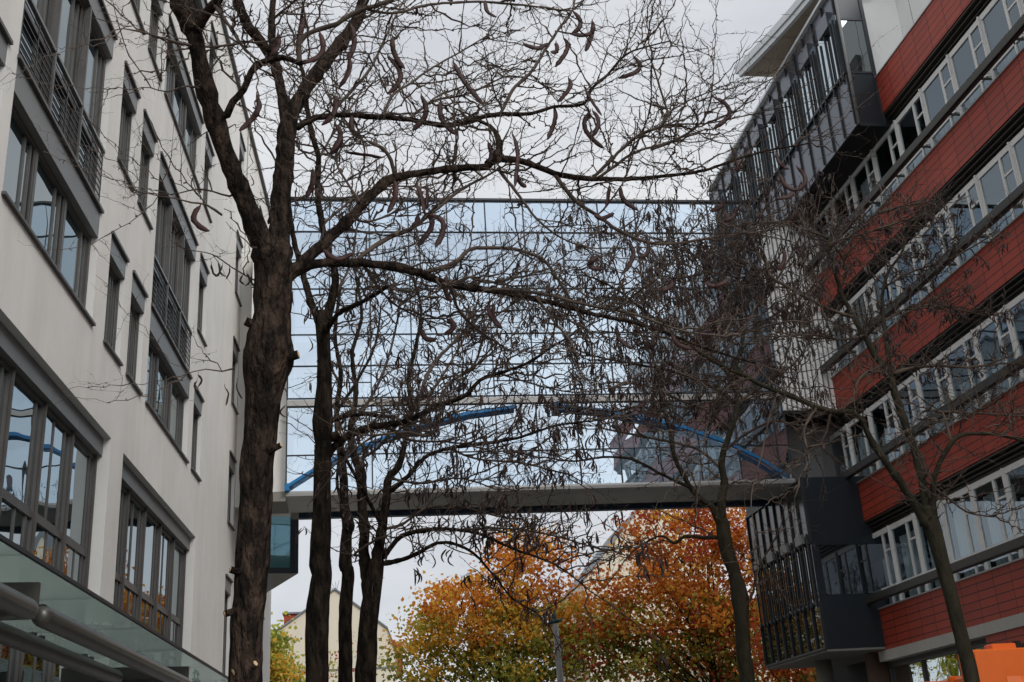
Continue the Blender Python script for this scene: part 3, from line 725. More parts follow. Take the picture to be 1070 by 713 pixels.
    def twigs(s, rate, lmin, lmax, r=.008, dens=1.0, seg=.09, up=.12, maxr=.07, spur=1.0):
        s.seg = seg; s.spur = spur
        for out, rt in s.limbs:
            if rt == 0: continue
            acc = s.R.random()
            for k in range(1, len(out)):
                p, rr = out[k]; L = (out[k][0]-out[k-1][0]).length
                f = 1.0 if rr < .02 else (.6 if rr < maxr else .25)
                acc += L*rate*rt*f
                while acc > 1:
                    acc -= 1
                    t = (out[k][0]-out[k-1][0]).normalized()
                    v = Vector((s.R.gauss(0, 1), s.R.gauss(0, 1), s.R.gauss(0, .8))).normalized()
                    d = (v-t*v.dot(t)*.9+t*s.R.uniform(.0, .9)).normalized()
                    if d.z < -.35: d.z *= -.3
                    s.grow(p, d.normalized(), s.R.uniform(lmin, lmax)*(.55 if rr > .04 else 1), min(r*s.R.uniform(.8, 1.4), rr*.8), 1, dens, up)
            p, rr = out[-1]; t = (out[-1][0]-out[-2][0]).normalized()
            for q in range(2): s.grow(p, (t+Vector((s.R.gauss(0, .3), s.R.gauss(0, .3), s.R.gauss(0, .3)))).normalized(), lmax*.8, min(rr, r), 1, dens, up)
    def finish(s, stuff=None):
        s.crown.build('crown', M['twig'], s.root)
    def pods(s, n, length, rad_, cluster=(2, 5), keep=None, ind=60, m='pod2'):
        """hanging seed pods: the largest few are parts, the mass of them one stuff part"""
        R = s.R; cand = [p for p in s.nodes if keep is None or keep(p)]
        mass = MB(); cnt = 0; sites = []
        while cnt < n and cand:
            p = R.choice(cand); k = R.randint(*cluster); cnt += k; sites += [(p, k)]
        sites.sort(key=lambda q: (q[0]-CAM).length); made = 0
        for p, k in sites:
            for j in range(k):
                L = length*R.uniform(.6, 1.25); a = R.uniform(0, 6.28); side = Vector((math.cos(a), math.sin(a), 0))
                q = p+Vector((R.gauss(0, .02), R.gauss(0, .02), 0)); stem = q-Vector((0, 0, L*.12))
                curl = R.uniform(.3, .85)*R.choice((1, 1, -1)); tilt = R.uniform(-.35, .35)
                P3 = []
                for i in range(6):
                    t = i/5; z = -t*L*(1-.25*abs(curl)*t); P3.append(stem+side*(L*(tilt*t+curl*math.sin(t*math.pi)*.5+curl*.3*t*t))+Vector((0, 0, z)))
                rs = [rad_*f for f in (.3, .8, 1, 1, .85, .25)]
                if made < ind:
                    b = MB(); b.tube([v-s.base for v in [q]+P3], [rad_*.2]+rs, 6); b.build('seed_pod', M[m], s.root, smooth=True); made += 1
                else: mass.tube([v-s.base for v in P3], rs, 4)
        if mass.v:
            o = mass.build('seed_pods', M[m], s.root); o['kind'] = 'stuff'
    def big_pod(s, pts, w_=4.4, dY=0, m='pod'):
        Y = s.depth(pts[0][0], pts[0][1])+dY+s.R.uniform(-.25, .25)
        (xa, ya), (xm, ym), (xb, yb) = pts; cx_, cy_ = (xa+xb)/2, (ya+yb)/2; ox_, oy_ = xm-cx_, ym-cy_; k_ = 1.25
        if math.hypot(ox_, oy_) < 3: k_ = 2
        mx_, my_ = cx_+ox_*k_, cy_+oy_*k_
        pts = [(xa, ya), ((xa+mx_)/2+ox_*.28, (ya+my_)/2+oy_*.28), (mx_, my_), ((xb+mx_)/2+ox_*.28, (yb+my_)/2+oy_*.28), (xb, yb)]
        q = [(at(x, y, Y+s.R.uniform(-.015, .015)), 0) for x, y in pts]
        sm = catmull(q, .022); n = len(sm); r = metres(w_, q[0][0])/2*1.28
        base = s.base; b = MB()
        pp = [p-base+Vector((s.R.gauss(0, .0015), s.R.gauss(0, .0015), s.R.gauss(0, .0015))) for p, _ in sm]
        rs = [r*min(1, .30+4.5*(k/n), .22+5*(1-(k+1)/n))*(1+.07*math.sin(k*1.7)) for k in range(n)]
        b.tube(pp, rs, 8)
        # pods are flattened: squeeze along the view-independent horizontal normal of the pod's own plane
        d = (pp[-1]-pp[0]); nn = d.cross(pp[n//2]-pp[0])
        if nn.length > 1e-5:
            nn.normalize()
            for k in range(n):
                for j in range(8):
                    i = k*8+j; v = Vector(b.v[i]); o_ = v-pp[k]; v = v-nn*o_.dot(nn)*.55; b.v[i] = tuple(v)
        # stalk
        b.tube([pp[0]+Vector((0, 0, .03)), pp[0]], [r*.18, r*.22], 4)
        b.build('seed_pod', M[m], s.root, smooth=True)
    def stub(s, x, y, w_, dx, dy, L=.10):
        Y = s.depth(x, y)-.10; p = at(x, y, Y); q = at(x+dx, y+dy, Y-.02); r = metres(w_, p)/2
        d = (q-p).normalized(); b = MB(); e = p+d*L
        b.tube([p-d*.08-s.base, p-s.base, e-s.base], [r*1.3, r*1.1, r], 10); o = b.build('pruned_stub', M[s.bark], s.root, smooth=True)
        c = MB(); c.tube([e-s.base, e+d*.004-s.base], [r*.85, r*.8], 10); c.build('cut_face', M['cut'], o)

# --- nearest tree, left of centre
T1 = Tree('honey_locust', 'nearest bare tree, thick rough trunk before the white wall, hung with long maroon pods', 9.5, 11,
    [(252, 800, 50), (256, 713, 42), (260, 640, 40), (264, 560, 39), (268, 500, 40), (273, 440, 41), (276, 408, 45), (278, 388, 56), (280, 370, 62), (281, 350, 54), (284, 328, 43), (285, 305, 44), (286, 280, 46), (287, 262, 38)], wob=.20, sides=36, thin=.92)
L = T1.limb
L([(284, 290, 36), (275, 255, 30), (262, 225, 27), (246, 185, 23), (235, 158, 22), (229, 138, 24), (217, 100, 22), (210, 70, 21), (203, 36, 22), (190, 5, 26), (178, -40, 24)], -.8, .45)
L([(290, 285, 34), (291, 250, 27), (292, 225, 24), (296, 185, 24), (299, 145, 24), (302, 125, 23), (310, 108, 19), (330, 78, 17), (352, 50, 16), (371, 25, 15), (380, 0, 13), (392, -40, 11)], .8)
L([(300, 125, 18), (295, 100, 13), (288, 67, 11), (284, 34, 10), (285, 0, 8), (282, -40, 7)], .5)
L([(288, 68, 13), (278, 52, 13), (266, 36, 13), (255, 20, 12), (246, -10, 11), (240, -40, 10)], -.6)
L([(207, 30, 14), (216, 12, 13), (228, 0, 12), (238, -25, 11)], -.5)
L([(238, 120, 11), (243, 107, 9), (255, 94, 9), (262, 76, 8.5), (276, 65, 8.5), (296, 60, 8), (312, 66, 6), (330, 62, 4)], -.4)
L([(312, 64, 7), (313, 45, 6.5), (320, 36, 6.5), (338, 30, 6.5), (352, 25, 6.5), (374, 12, 6.5), (390, 7, 6), (415, -3, 5.5), (440, -20, 5)], -.3)
L([(226, 8, 5), (240, 28, 4.5), (252, 47, 4), (265, 60, 3.5)], -.5)
L([(312, 132, 10), (325, 125, 8), (352, 120, 7.5), (390, 122, 7), (422, 124, 7), (460, 131, 7), (487, 128, 6.5), (516, 120, 6), (554, 119, 5), (578, 112, 4.2), (610, 109, 4), (617, 94, 3.8), (635, 78, 3.4), (653, 58, 3.0), (672, 50, 2.4), (700, 43, 1.8)], 1.2)
L([(523, 119, 4.5), (536, 94, 4.3), (556, 74, 4), (570, 52, 3.6), (585, 29, 3), (597, 13, 2.6), (604, -15, 2)], .7)
L([(290, 290, 24), (311, 279, 17), (330, 261, 14), (347, 247, 13), (381, 212, 12.5), (403, 190, 13), (422, 184, 10), (445, 180, 9), (467, 177, 9), (490, 175, 9), (508, 174, 10), (523, 166, 9), (553, 171, 8), (586, 183, 7), (620, 187, 6.5), (660, 187, 5.5), (707, 183, 4.2), (736, 178, 3.8), (769, 167, 3.2), (800, 158, 2.6), (840, 151, 2)], 1.4)
L([(510, 172, 11), (522, 157, 10), (520, 143, 7), (512, 132, 5), (495, 124, 3.5)], .1)
L([(413, 186, 6), (409, 168, 5), (400, 155, 5), (385, 148, 4)], -.2)
L([(577, 180, 6), (597, 205, 5.5), (603, 212, 5), (624, 225, 4.6), (646, 241, 4.3), (680, 254, 4), (711, 254, 3.4), (747, 248, 2.8), (790, 243, 2)], .8)
L([(619, 186, 4.6), (639, 167, 4.2), (652, 154, 4), (668, 141, 4), (691, 132, 3.6), (698, 121, 3), (689, 90, 2.4), (681, 65, 1.7)], -.6)
L([(668, 141, 3), (700, 131, 2.6), (740, 129, 2), (775, 122, 1.8), (800, 116, 1.3)], -.2)
L([(680, 157, 3.4), (711, 144, 3.2), (733, 128, 2.6), (742, 108, 2), (745, 85, 1.6), (746, 64, 1.2)], -.4)
L([(625, 186, 4.2), (640, 176, 3.8), (662, 160, 3.4), (698, 149, 3), (722, 140, 2.2)], .6)
L([(693, 122, 2.6), (720, 105, 2), (750, 93, 1.4)], .3)
L([(294, 292, 22), (316, 280, 14), (343, 275, 11), (381, 275, 11), (430, 283, 10.5), (457, 293, 9.5), (486, 300, 9), (513, 304, 8.5), (545, 309, 7.5), (590, 320, 6.5), (623, 329, 5.5), (657, 336, 5), (691, 346, 4.2), (740, 365, 3.2), (790, 380, 2.4)], 1.6)
L([(500, 302, 5), (560, 306, 4.5), (610, 318, 4), (660, 328, 3.6), (710, 345, 3), (760, 352, 2.2)], -.6)
L([(436, 287, 6), (474, 275, 5.5), (490, 261, 5), (512, 259, 4.8), (539, 261, 4.6), (568, 272, 4), (586, 297, 3.4), (600, 320, 2.6), (612, 345, 2)], .5)
L([(374, 271, 6), (392, 257, 6), (410, 247, 6), (429, 239, 5.6), (456, 219, 4.6), (479, 200, 4), (505, 186, 3), (530, 172, 2)], .6)
L([(520, 176, 4.6), (535, 195, 3.8), (548, 212, 3.6), (560, 228, 3), (580, 245, 2.6), (598, 254, 2)], -.4)
L([(455, 290, 4), (463, 300, 3.6), (490, 290, 3.2), (510, 296, 3), (540, 290, 2.4), (575, 285, 1.8)], -.7)
L([(560, 310, 4), (578, 335, 3.2), (598, 360, 2.6), (605, 385, 2)], -.5)
L([(206, 48, 4), (190, 46, 3.6), (172, 41, 3.2), (150, 34, 2.4), (128, 30, 1.6)], -.6, .5)
L([(262, 43, 3.4), (240, 47, 3.6), (222, 49, 3.4), (206, 48, 3)], -.3)
L([(232, 225, 3.2), (215, 214, 2.8), (200, 212, 2.4), (186, 208, 2), (165, 205, 1.4)], -.4, .6)
L([(240, 205, 3), (222, 200, 2.4), (205, 198, 2), (180, 203, 1.6), (150, 202, 1.2)], .3, .5)
L([(282, 300, 3), (262, 291, 2), (243, 280, 1.8), (222, 266, 1.5), (200, 262, 1.1)], .5, .3)
L([(245, 385, 2.6), (232, 388, 2), (215, 386, 1.6), (196, 390, 1.2)], -.2, .4)
L([(345, 122, 5), (358, 105, 4.4), (372, 90, 4), (388, 70, 3.4), (400, 45, 3), (412, 20, 2.4), (425, -5, 2)], .9)
L([(375, 210, 4), (362, 190, 3.4), (352, 170, 3), (360, 150, 2.6), (375, 140, 2)], .5)
L([(400, 122, 4), (410, 100, 3.4), (428, 88, 3), (450, 72, 2.6), (480, 55, 2.2), (505, 40, 1.8)], .8)
L([(385, 10, 4), (410, 14, 3.6), (450, 5, 3.4), (500, 2, 3.2), (540, 5, 3), (575, 9, 2.2), (592, 12, 1.6)], .6)
L([(285, 20, 4), (300, 8, 3), (318, -10, 2.6)], -.5)
L([(216, 95, 3.6), (195, 90, 2.6), (175, 96, 2), (158, 92, 1.4)], -.5, .5)
L([(430, 122, 4), (455, 105, 3.2), (490, 98, 2.6), (530, 80, 2), (560, 85, 1.6)], .9)
L([(345, 248, 4), (360, 228, 3.4), (385, 232, 3), (412, 222, 2.6), (440, 212, 2)], .9)
L([(380, 277, 4), (395, 300, 3.2), (415, 320, 2.8), (445, 335, 2.2)], .8)
L([(470, 296, 4.5), (480, 325, 3.6), (500, 345, 3), (525, 362, 2.4)], 1.0)
for x, y, w_, dx, dy in ((262, 338, 9, -10, -4), (306, 372, 9, 12, -3), (241, 640, 7, -8, 2), (247, 597, 7, -8, -2), (250, 700, 8, -7, 3), (262, 697, 7, 4, -3), (288, 468, 6, 8, -4)): T1.stub(x, y, w_, dx, dy, .05)
T1.twigs(7, .5, 1.4, .0078, dens=.95, seg=.085, spur=1.0)
PODS = [[(319,16),(313,45),(315,65)],[(334,34),(334,54),(316,66)],[(366,25),(369,45),(362,63)],[(365,61),(363,76),(354,92)],[(268,99),(267,117),(250,137)],[(291,36),(289,49),(282,58)],
[(350,100),(348,117),(336,131)],[(350,130),(354,144),(345,160)],[(368,121),(371,135),(379,146)],[(410,39),(413,56),(423,72)],[(405,59),(416,79),(405,99)],[(440,100),(443,119),(431,136)],
[(460,107),(464,126),(479,142)],[(474,65),(487,86),(505,110)],[(507,2),(511,11),(519,18)],[(547,46),(561,48),(574,45)],[(581,45),(581,53),(575,54)],[(589,40),(591,52),(580,70)],
[(599,12),(605,25),(597,36)],[(594,82),(594,92),(583,107)],[(579,111),(579,126),(572,146)],[(619,22),(615,34),(597,36)],[(619,27),(617,38),(612,54)],[(662,59),(665,72),(646,82)],
[(611,91),(617,103),(629,121)],[(617,116),(614,135),(631,155)],[(619,116),(624,128),(619,143)],[(745,101),(759,117),(745,135)],[(763,152),(767,162),(772,178)],[(811,159),(816,171),(825,177)],
[(815,182),(822,194),(833,199)],[(833,175),(840,188),(833,200)],[(811,208),(822,205),(830,200)],[(756,210),(751,216),(742,221)],[(769,218),(765,227),(756,231)],[(637,194),(635,207),(633,217)],
[(649,196),(653,209),(667,220)],[(621,224),(630,226),(642,223)],[(626,267),(618,277),(630,282)],[(656,253),(660,268),(651,286)],[(676,252),(676,263),(667,270)],[(817,261),(819,270),(814,283)],
[(738,294),(747,298),(762,292)],[(209,215),(205,230),(219,242)],[(355,140),(354,151),(345,162)],[(360,159),(381,162),(401,165)],[(327,178),(325,192),(320,207)],[(286,210),(284,223),(280,234)],
[(412,189),(412,205),(405,223)],[(338,261),(352,269),(369,264)],[(535,140),(540,162),(538,195)],[(540,183),(544,190),(550,196)],[(510,149),(512,160),(511,169)],[(617,140),(622,147),(631,155)],
[(435,192),(440,207),(443,221)],[(446,192),(446,207),(445,218)],[(443,223),(449,236),(436,257)],[(448,224),(461,236),(455,259)],[(437,224),(434,232),(429,239)],[(467,289),(466,302),(472,316)],
[(515,320),(518,332),(525,344)],[(467,334),(473,341),(464,350)],[(441,344),(446,353),(457,354)],[(702,293),(700,299),(691,304)],[(644,341),(650,354),(661,365)],[(702,350),(711,359),(724,365)],[(510,318),(514,331),(524,343)]]
for q in PODS: T1.big_pod(q, 3.9 if q[0][0] > 500 else 4.6, dY=-.15)
for q in ([(221,276),(223,285),(228,288)],[(228,275),(229,284),(225,289)],[(233,278),(232,284),(236,289)],[(240,279),(239,285),(236,292)],[(254,287),(253,293),(256,298)],[(258,286),(260,294),(256,299)],[(263,288),(264,295),(268,301)],[(268,287),(267,296),(262,301)],
    [(206,398),(204,404),(208,410)],[(207,392),(210,398),(206,405)],[(235,405),(237,413),(236,424)],[(248,398),(249,407),(253,417)]): T1.big_pod(q, 1.9, dY=.1, m='pod2')
T1.finish()

# --- second tree, smaller behind the first
T2 = Tree('honey_locust', 'dark straight trunked bare tree just right of the nearest trunk, forking before the bridge glass', 14.5, 22,
    [(331, 800, 32), (331, 713, 31), (332, 640, 31), (336, 600, 27), (334, 590, 30), (336, 540, 25), (337, 490, 23), (338, 465, 22), (337, 440, 28), (339, 400, 20), (338, 360, 18), (337, 338, 20), (336, 326, 17)], 'bark3', wob=.10, thin=.83)
L = T2.limb
L([(335, 338, 13), (326, 320, 11), (320, 300, 9), (315, 278, 8), (308, 255, 7.5), (303, 225, 7), (300, 195, 6), (306, 160, 5), (304, 120, 4)], .8)
L([(340, 336, 14), (348, 310, 12), (350, 285, 11), (343, 265, 10), (337, 238, 9), (332, 205, 8.5), (333, 165, 8), (327, 145, 8), (321, 115, 7), (318, 85, 6), (312, 50, 5), (316, 10, 4)], -.5)
L([(341, 345, 9), (350, 332, 7), (360, 324, 6.5), (387, 311, 6), (405, 299, 5.5)], -1.5)
L([(340, 478, 14), (350, 466, 11), (367, 454, 10), (390, 446, 9.5), (426, 440, 9), (457, 424, 8), (484, 415, 6.5), (502, 397, 5.5), (522, 390, 5), (552, 379, 4.5), (576, 363, 3.6), (595, 352, 2.6)], -1.5)
L([(345, 440, 8), (360, 435, 7), (380, 433, 6), (410, 436, 5)], 1)
L([(457, 425, 4.6), (470, 400, 4), (495, 382, 3.4), (510, 340, 3), (530, 322, 2.4)], .4)
L([(463, 424, 5), (458, 440, 4.5), (448, 455, 4.5), (425, 452, 4), (390, 455, 3.2)], -.5)
L([(435, 436, 5.5), (440, 410, 5.5), (450, 385, 5.5), (462, 370, 5), (480, 352, 4.4), (497, 335, 3.6), (506, 325, 2.6)], 1.2)
L([(340, 320, 5), (355, 300, 4), (368, 270, 3.4), (372, 240, 2.6)], .8)
L([(331, 170, 4), (345, 145, 3.4), (362, 120, 3), (378, 95, 2.4)], .8)
L([(337, 235, 4.4), (352, 222, 3.6), (375, 205, 3.2), (405, 195, 2.6), (440, 196, 2)], 1.0)
L([(400, 444, 4), (430, 460, 3.4), (470, 462, 3), (510, 470, 2.4)], .8)
L([(520, 390, 3), (560, 402, 2.6), (600, 410, 2.2), (640, 405, 1.6)], .5)
T2.stub(351, 455, 8, 8, -4, .05)
T2.twigs(10, .5, 1.5, .009, dens=.95, seg=.12, spur=1.5)
T2.pods(500, .20, .011, (1, 4), ind=60)
T2.finish()

# --- forked tree
T4 = Tree('honey_locust', 'bare tree forking low into two stems, in front of the pale gable wall', 18, 33,
    [(383, 800, 33), (382, 713, 30), (383, 690, 29), (385, 650, 27), (389, 620, 25), (392, 600, 24), (394, 585, 20)], 'bark3', wob=.10, thin=.80)
L = T4.limb
L([(386, 640, 20), (384, 610, 18), (380, 575, 16), (381, 555, 15), (379, 535, 15), (378, 510, 15), (376, 490, 14), (370, 476, 11), (366, 450, 9), (372, 410, 7), (368, 370, 6), (378, 330, 5), (372, 290, 4)], 1.2)
L([(392, 595, 19), (396, 572, 16), (400, 546, 14), (404, 521, 13), (406, 500, 12), (417, 487, 10), (423, 462, 8.5), (430, 430, 7.5), (427, 395, 6.5), (435, 360, 5.5), (440, 325, 4.5), (432, 290, 3.5)], -.6)
L([(406, 514, 9), (426, 498, 7), (444, 478, 6), (468, 469, 5.5), (495, 465, 5), (540, 458, 4.2), (580, 445, 3.4), (620, 440, 2.6)], -1.2)
L([(397, 546, 6), (383, 519, 5.5), (373, 500, 5), (363, 483, 5), (356, 472, 4)], -1)
L([(401, 582, 8), (410, 570, 7.5), (419, 561, 7), (439, 555, 6.5), (466, 553, 5.5), (500, 558, 4.6), (540, 575, 3.8), (580, 590, 3), (610, 612, 2.2)], -1.4)
L([(396, 590, 8), (420, 585, 6.5), (435, 579, 6), (461, 567, 5), (490, 575, 4), (515, 600, 3.2), (535, 625, 2.4), (560, 640, 1.8)], .8)
L([(399, 553, 5), (420, 548, 4), (445, 532, 3.6), (480, 530, 3), (520, 540, 2.4)], 1)
L([(370, 580, 3.6), (388, 567, 4), (404, 560, 4.6)], -.5, .3)
L([(366, 445, 5), (385, 420, 4.4), (402, 385, 4), (412, 350, 3.4), (420, 310, 2.6)], .8)
L([(428, 425, 5), (450, 410, 4.4), (470, 380, 4), (486, 350, 3), (490, 320, 2.4)], .7)
L([(376, 480, 5), (395, 468, 4.4), (420, 440, 3.6), (450, 442, 3), (480, 430, 2.4)], -.9)
L([(470, 469, 3.8), (500, 480, 3.4), (545, 484, 3), (590, 495, 2.4)], .6)
L([(470, 555, 3.6), (520, 552, 3), (570, 558, 2.6), (620, 572, 2)], -.7)
L([(408, 500, 4), (440, 505, 3.2), (480, 500, 2.6), (520, 512, 2)], -.8)
T4.twigs(10, .6, 1.7, .0095, dens=.95, seg=.16, spur=2)
T4.pods(1000, .24, .014, (1, 4), ind=60)
T4.finish()

T3 = Tree('honey_locust', 'thinnest bare tree with a wavy knobbly trunk between two thicker dark trunks', 20, 44,
    [(361, 800, 19), (361, 713, 18), (361, 640, 17), (364, 600, 16), (361, 590, 17), (362, 560, 14), (364, 550, 17), (360, 530, 12), (359, 500, 11), (357, 480, 10), (354, 460, 9)], 'bark3', wob=.12, thin=.88)
L = T3.limb
L([(355, 465, 9), (352, 430, 7), (356, 390, 6), (350, 350, 5), (356, 300, 4)], .5)
L([(358, 528, 5), (353, 510, 4), (353, 490, 4), (358, 470, 3)], -.5, .3)
L([(352, 430, 5), (372, 400, 4), (392, 360, 3.4), (398, 320, 2.4)], .5)
L([(354, 400, 4), (340, 370, 3.4), (330, 330, 2.6)], .4)
L([(357, 480, 4), (372, 460, 3.4), (395, 448, 2.8), (420, 452, 2)], -.4)
T3.twigs(7, .6, 1.6, .0095, dens=.8, seg=.17, spur=2)
T3.pods(50, .22, .013, (1, 3), ind=40)
T3.finish()

# --- right of centre, in front of the bridge end, densely hung with small pods
T5 = Tree('honey_locust', 'slender bare tree with a leaning trunk against orange foliage, crown crowded with small dark pods', 20, 55,
    [(784, 800, 20), (781, 713, 19), (777, 680, 18), (775, 645, 18), (773, 625, 22), (768, 600, 16), (761, 580, 17), (757, 562, 18), (755, 545, 16)], 'bark2', wob=.09, thin=.92)
L = T5.limb
L([(756, 550, 12), (754, 523, 10), (757, 505, 9.5), (754, 481, 8.5), (763, 452, 7.5), (770, 425, 6.5), (768, 390, 5.5), (776, 350, 4.6), (770, 310, 3.6), (776, 270, 2.6)], .4)
L([(753, 550, 10), (744, 530, 8), (734, 523, 7.5), (722, 510, 6.5), (706, 480, 5.5), (700, 450, 4.6), (690, 415, 3.8), (694, 380, 3)], -.6)
L([(750, 562, 5), (735, 562, 4.6), (715, 561, 4.4), (705, 568, 4), (690, 560, 3), (670, 570, 2)], .5, .5)
L([(722, 510, 4.5), (690, 495, 4), (660, 480, 3.4), (630, 478, 3), (600, 482, 2.4), (570, 478, 1.8)], -.5)
L([(768, 400, 4.6), (742, 370, 4.2), (712, 345, 3.8), (680, 330, 3.4), (648, 305, 3), (620, 290, 2.2)], -.6)
L([(766, 420, 4.4), (735, 400, 4), (700, 388, 3.4), (660, 380, 3), (620, 372, 2.4), (590, 360, 2)], .5)
L([(773, 330, 3.6), (752, 300, 3.2), (730, 270, 3), (700, 255, 2.4), (670, 245, 1.8)], .5)
L([(774, 340, 3.6), (800, 310, 3.2), (822, 275, 2.8), (840, 240, 2)], -.6)
L([(700, 440, 3.6), (672, 425, 3.2), (640, 430, 2.8), (600, 425, 2.2)], .6)
L([(758, 470, 4), (785, 450, 3.4), (815, 440, 3), (840, 455, 2.2)], -.5)
L([(694, 400, 3), (670, 350, 2.6), (655, 315, 2.2), (640, 270, 1.8)], -.8)
L([(742, 370, 3), (722, 320, 2.8), (712, 285, 2.2), (702, 250, 1.8)], -.8)
L([(768, 360, 3), (745, 335, 2.8), (735, 300, 2.2), (745, 262, 1.8)], .9)
L([(775, 640, 4), (786, 622, 3.4), (790, 600, 3), (800, 580, 2.2)], -.6, .5)
L([(754, 490, 4), (730, 470, 3.6), (700, 462, 3.2), (665, 455, 2.8), (630, 448, 2.2)], .8)
L([(764, 450, 4), (740, 430, 3.6), (715, 420, 3.2), (680, 405, 2.6), (650, 400, 2)], -.9)
L([(772, 420, 4), (800, 400, 3.4), (830, 380, 3), (850, 350, 2.2)], .9)
L([(776, 350, 3.4), (800, 335, 3), (825, 320, 2.6), (850, 300, 2)], .9)
L([(752, 300, 3), (770, 265, 2.6), (790, 235, 2.2), (800, 215, 1.6)], -.9)
L([(648, 305, 2.8), (625, 320, 2.4), (600, 330, 2), (575, 325, 1.6)], .7)
T5.twigs(7.5, .6, 1.8, .0105, dens=1.05, seg=.15, spur=2)
def k5(p): return p.z > 7.6
T5.pods(5000, .20, .013, (1, 4), keep=k5, ind=60)
T5.finish()

# --- right front tree
T6 = Tree('honey_locust', 'mossy young tree at the right with spreading limbs before the red cladding', 13, 66,
    [(1030, 800, 22), (1016, 713, 20), (1005, 667, 19), (994, 624, 19), (983, 583, 19), (976, 556, 21), (969, 530, 18)], 'bark2', wob=.08, thin=.84)
L = T6.limb
L([(971, 538, 16), (966, 515, 12.5), (958, 478, 11.5), (948, 449, 11), (937, 417, 10.5), (929, 392, 10.5), (915, 372, 8.5), (901, 347, 7.5), (890, 328, 6.5), (879, 307, 6), (872, 282, 4.8), (866, 262, 4), (870, 235, 3)], .8)
L([(968, 548, 14), (953, 522, 11), (940, 503, 10.5), (924, 481, 9.5), (909, 458, 8.5), (899, 437, 7.5), (890, 431, 8.5), (868, 430, 7.5), (852, 425, 7), (826, 414, 6.5), (801, 405, 6), (778, 393, 5.5), (750, 380, 4.5), (720, 362, 3.8), (690, 352, 3)], -1.0)
L([(974, 542, 12), (975, 515, 8), (978, 494, 7.5), (986, 476, 7), (995, 462, 6.5), (1005, 455, 5.5), (1027, 453, 5), (1046, 455, 4.4), (1085, 465, 3.6)], -.6)
L([(994, 462, 4.6), (988, 439, 4.2), (984, 431, 4), (1020, 432, 3.2), (1070, 435, 2.6)], .5)
L([(985, 431, 3.6), (970, 429, 3.4), (960, 434, 3), (952, 447, 2.4)], -.4, .5)
L([(892, 332, 5), (866, 323, 4.6), (839, 309, 4.4), (823, 300, 4.2), (803, 287, 4), (799, 270, 3.4), (780, 258, 2.6)], -.6)
L([(931, 394, 8), (928, 368, 7), (924, 338, 6), (922, 309, 5), (928, 285, 4), (942, 264, 3.2), (950, 240, 2.2)], 1.0)
L([(933, 390, 6), (953, 385, 5), (980, 382, 4.4), (1010, 384, 3.6), (1050, 380, 2.8), (1085, 384, 2)], .7)
L([(921, 389, 4), (906, 389, 3.6), (895, 402, 3.2), (892, 415, 2.4)], -.4, .4)
L([(878, 302, 4), (884, 285, 4), (880, 268, 3.6), (872, 254, 3), (900, 245, 2.6), (940, 232, 2)], -.6)
L([(925, 335, 3.6), (955, 320, 3), (990, 322, 2.6), (1030, 330, 2)], .6)
L([(925, 300, 3.4), (950, 285, 3), (990, 272, 2.6), (1030, 250, 2)], -.5)
L([(870, 250, 3), (840, 240, 2.8), (810, 232, 2.4), (780, 235, 1.8)], .5)
L([(868, 265, 3), (895, 240, 2.8), (920, 222, 2.4), (960, 212, 1.8)], .6)
L([(800, 280, 3), (775, 290, 2.6), (745, 285, 2.2), (715, 290, 1.8)], .5)
L([(852, 427, 4), (840, 450, 3.4), (845, 480, 2.8), (835, 500, 2)], -.4, .6)
L([(868, 431, 4), (862, 455, 3.4), (848, 470, 3), (820, 492, 2.4), (800, 500, 1.8)], .4, .6)
L([(905, 350, 3.6), (880, 355, 3), (850, 350, 2.6), (815, 352, 2)], -.5)
L([(963, 500, 4), (990, 520, 3), (1010, 535, 2.6), (1035, 540, 2)], -.4, .5)
L([(778, 394, 3), (755, 410, 2.6), (740, 440, 2.2), (735, 470, 1.8)], -.3)
L([(720, 363, 2.6), (700, 330, 2.2), (680, 300, 1.8)], .3)
L([(812, 412, 2.8), (803, 440, 2.6), (797, 470, 2.4), (785, 520, 2.2), (790, 560, 1.6)], -.5, .15)
T6.twigs(12, .4, 1.3, .0078, dens=1.0, seg=.085, spur=1.1)
def k6(p): return p.z > 6.3
T6.pods(1500, .15, .0098, (2, 6), keep=k6, ind=90)
T6.finish()

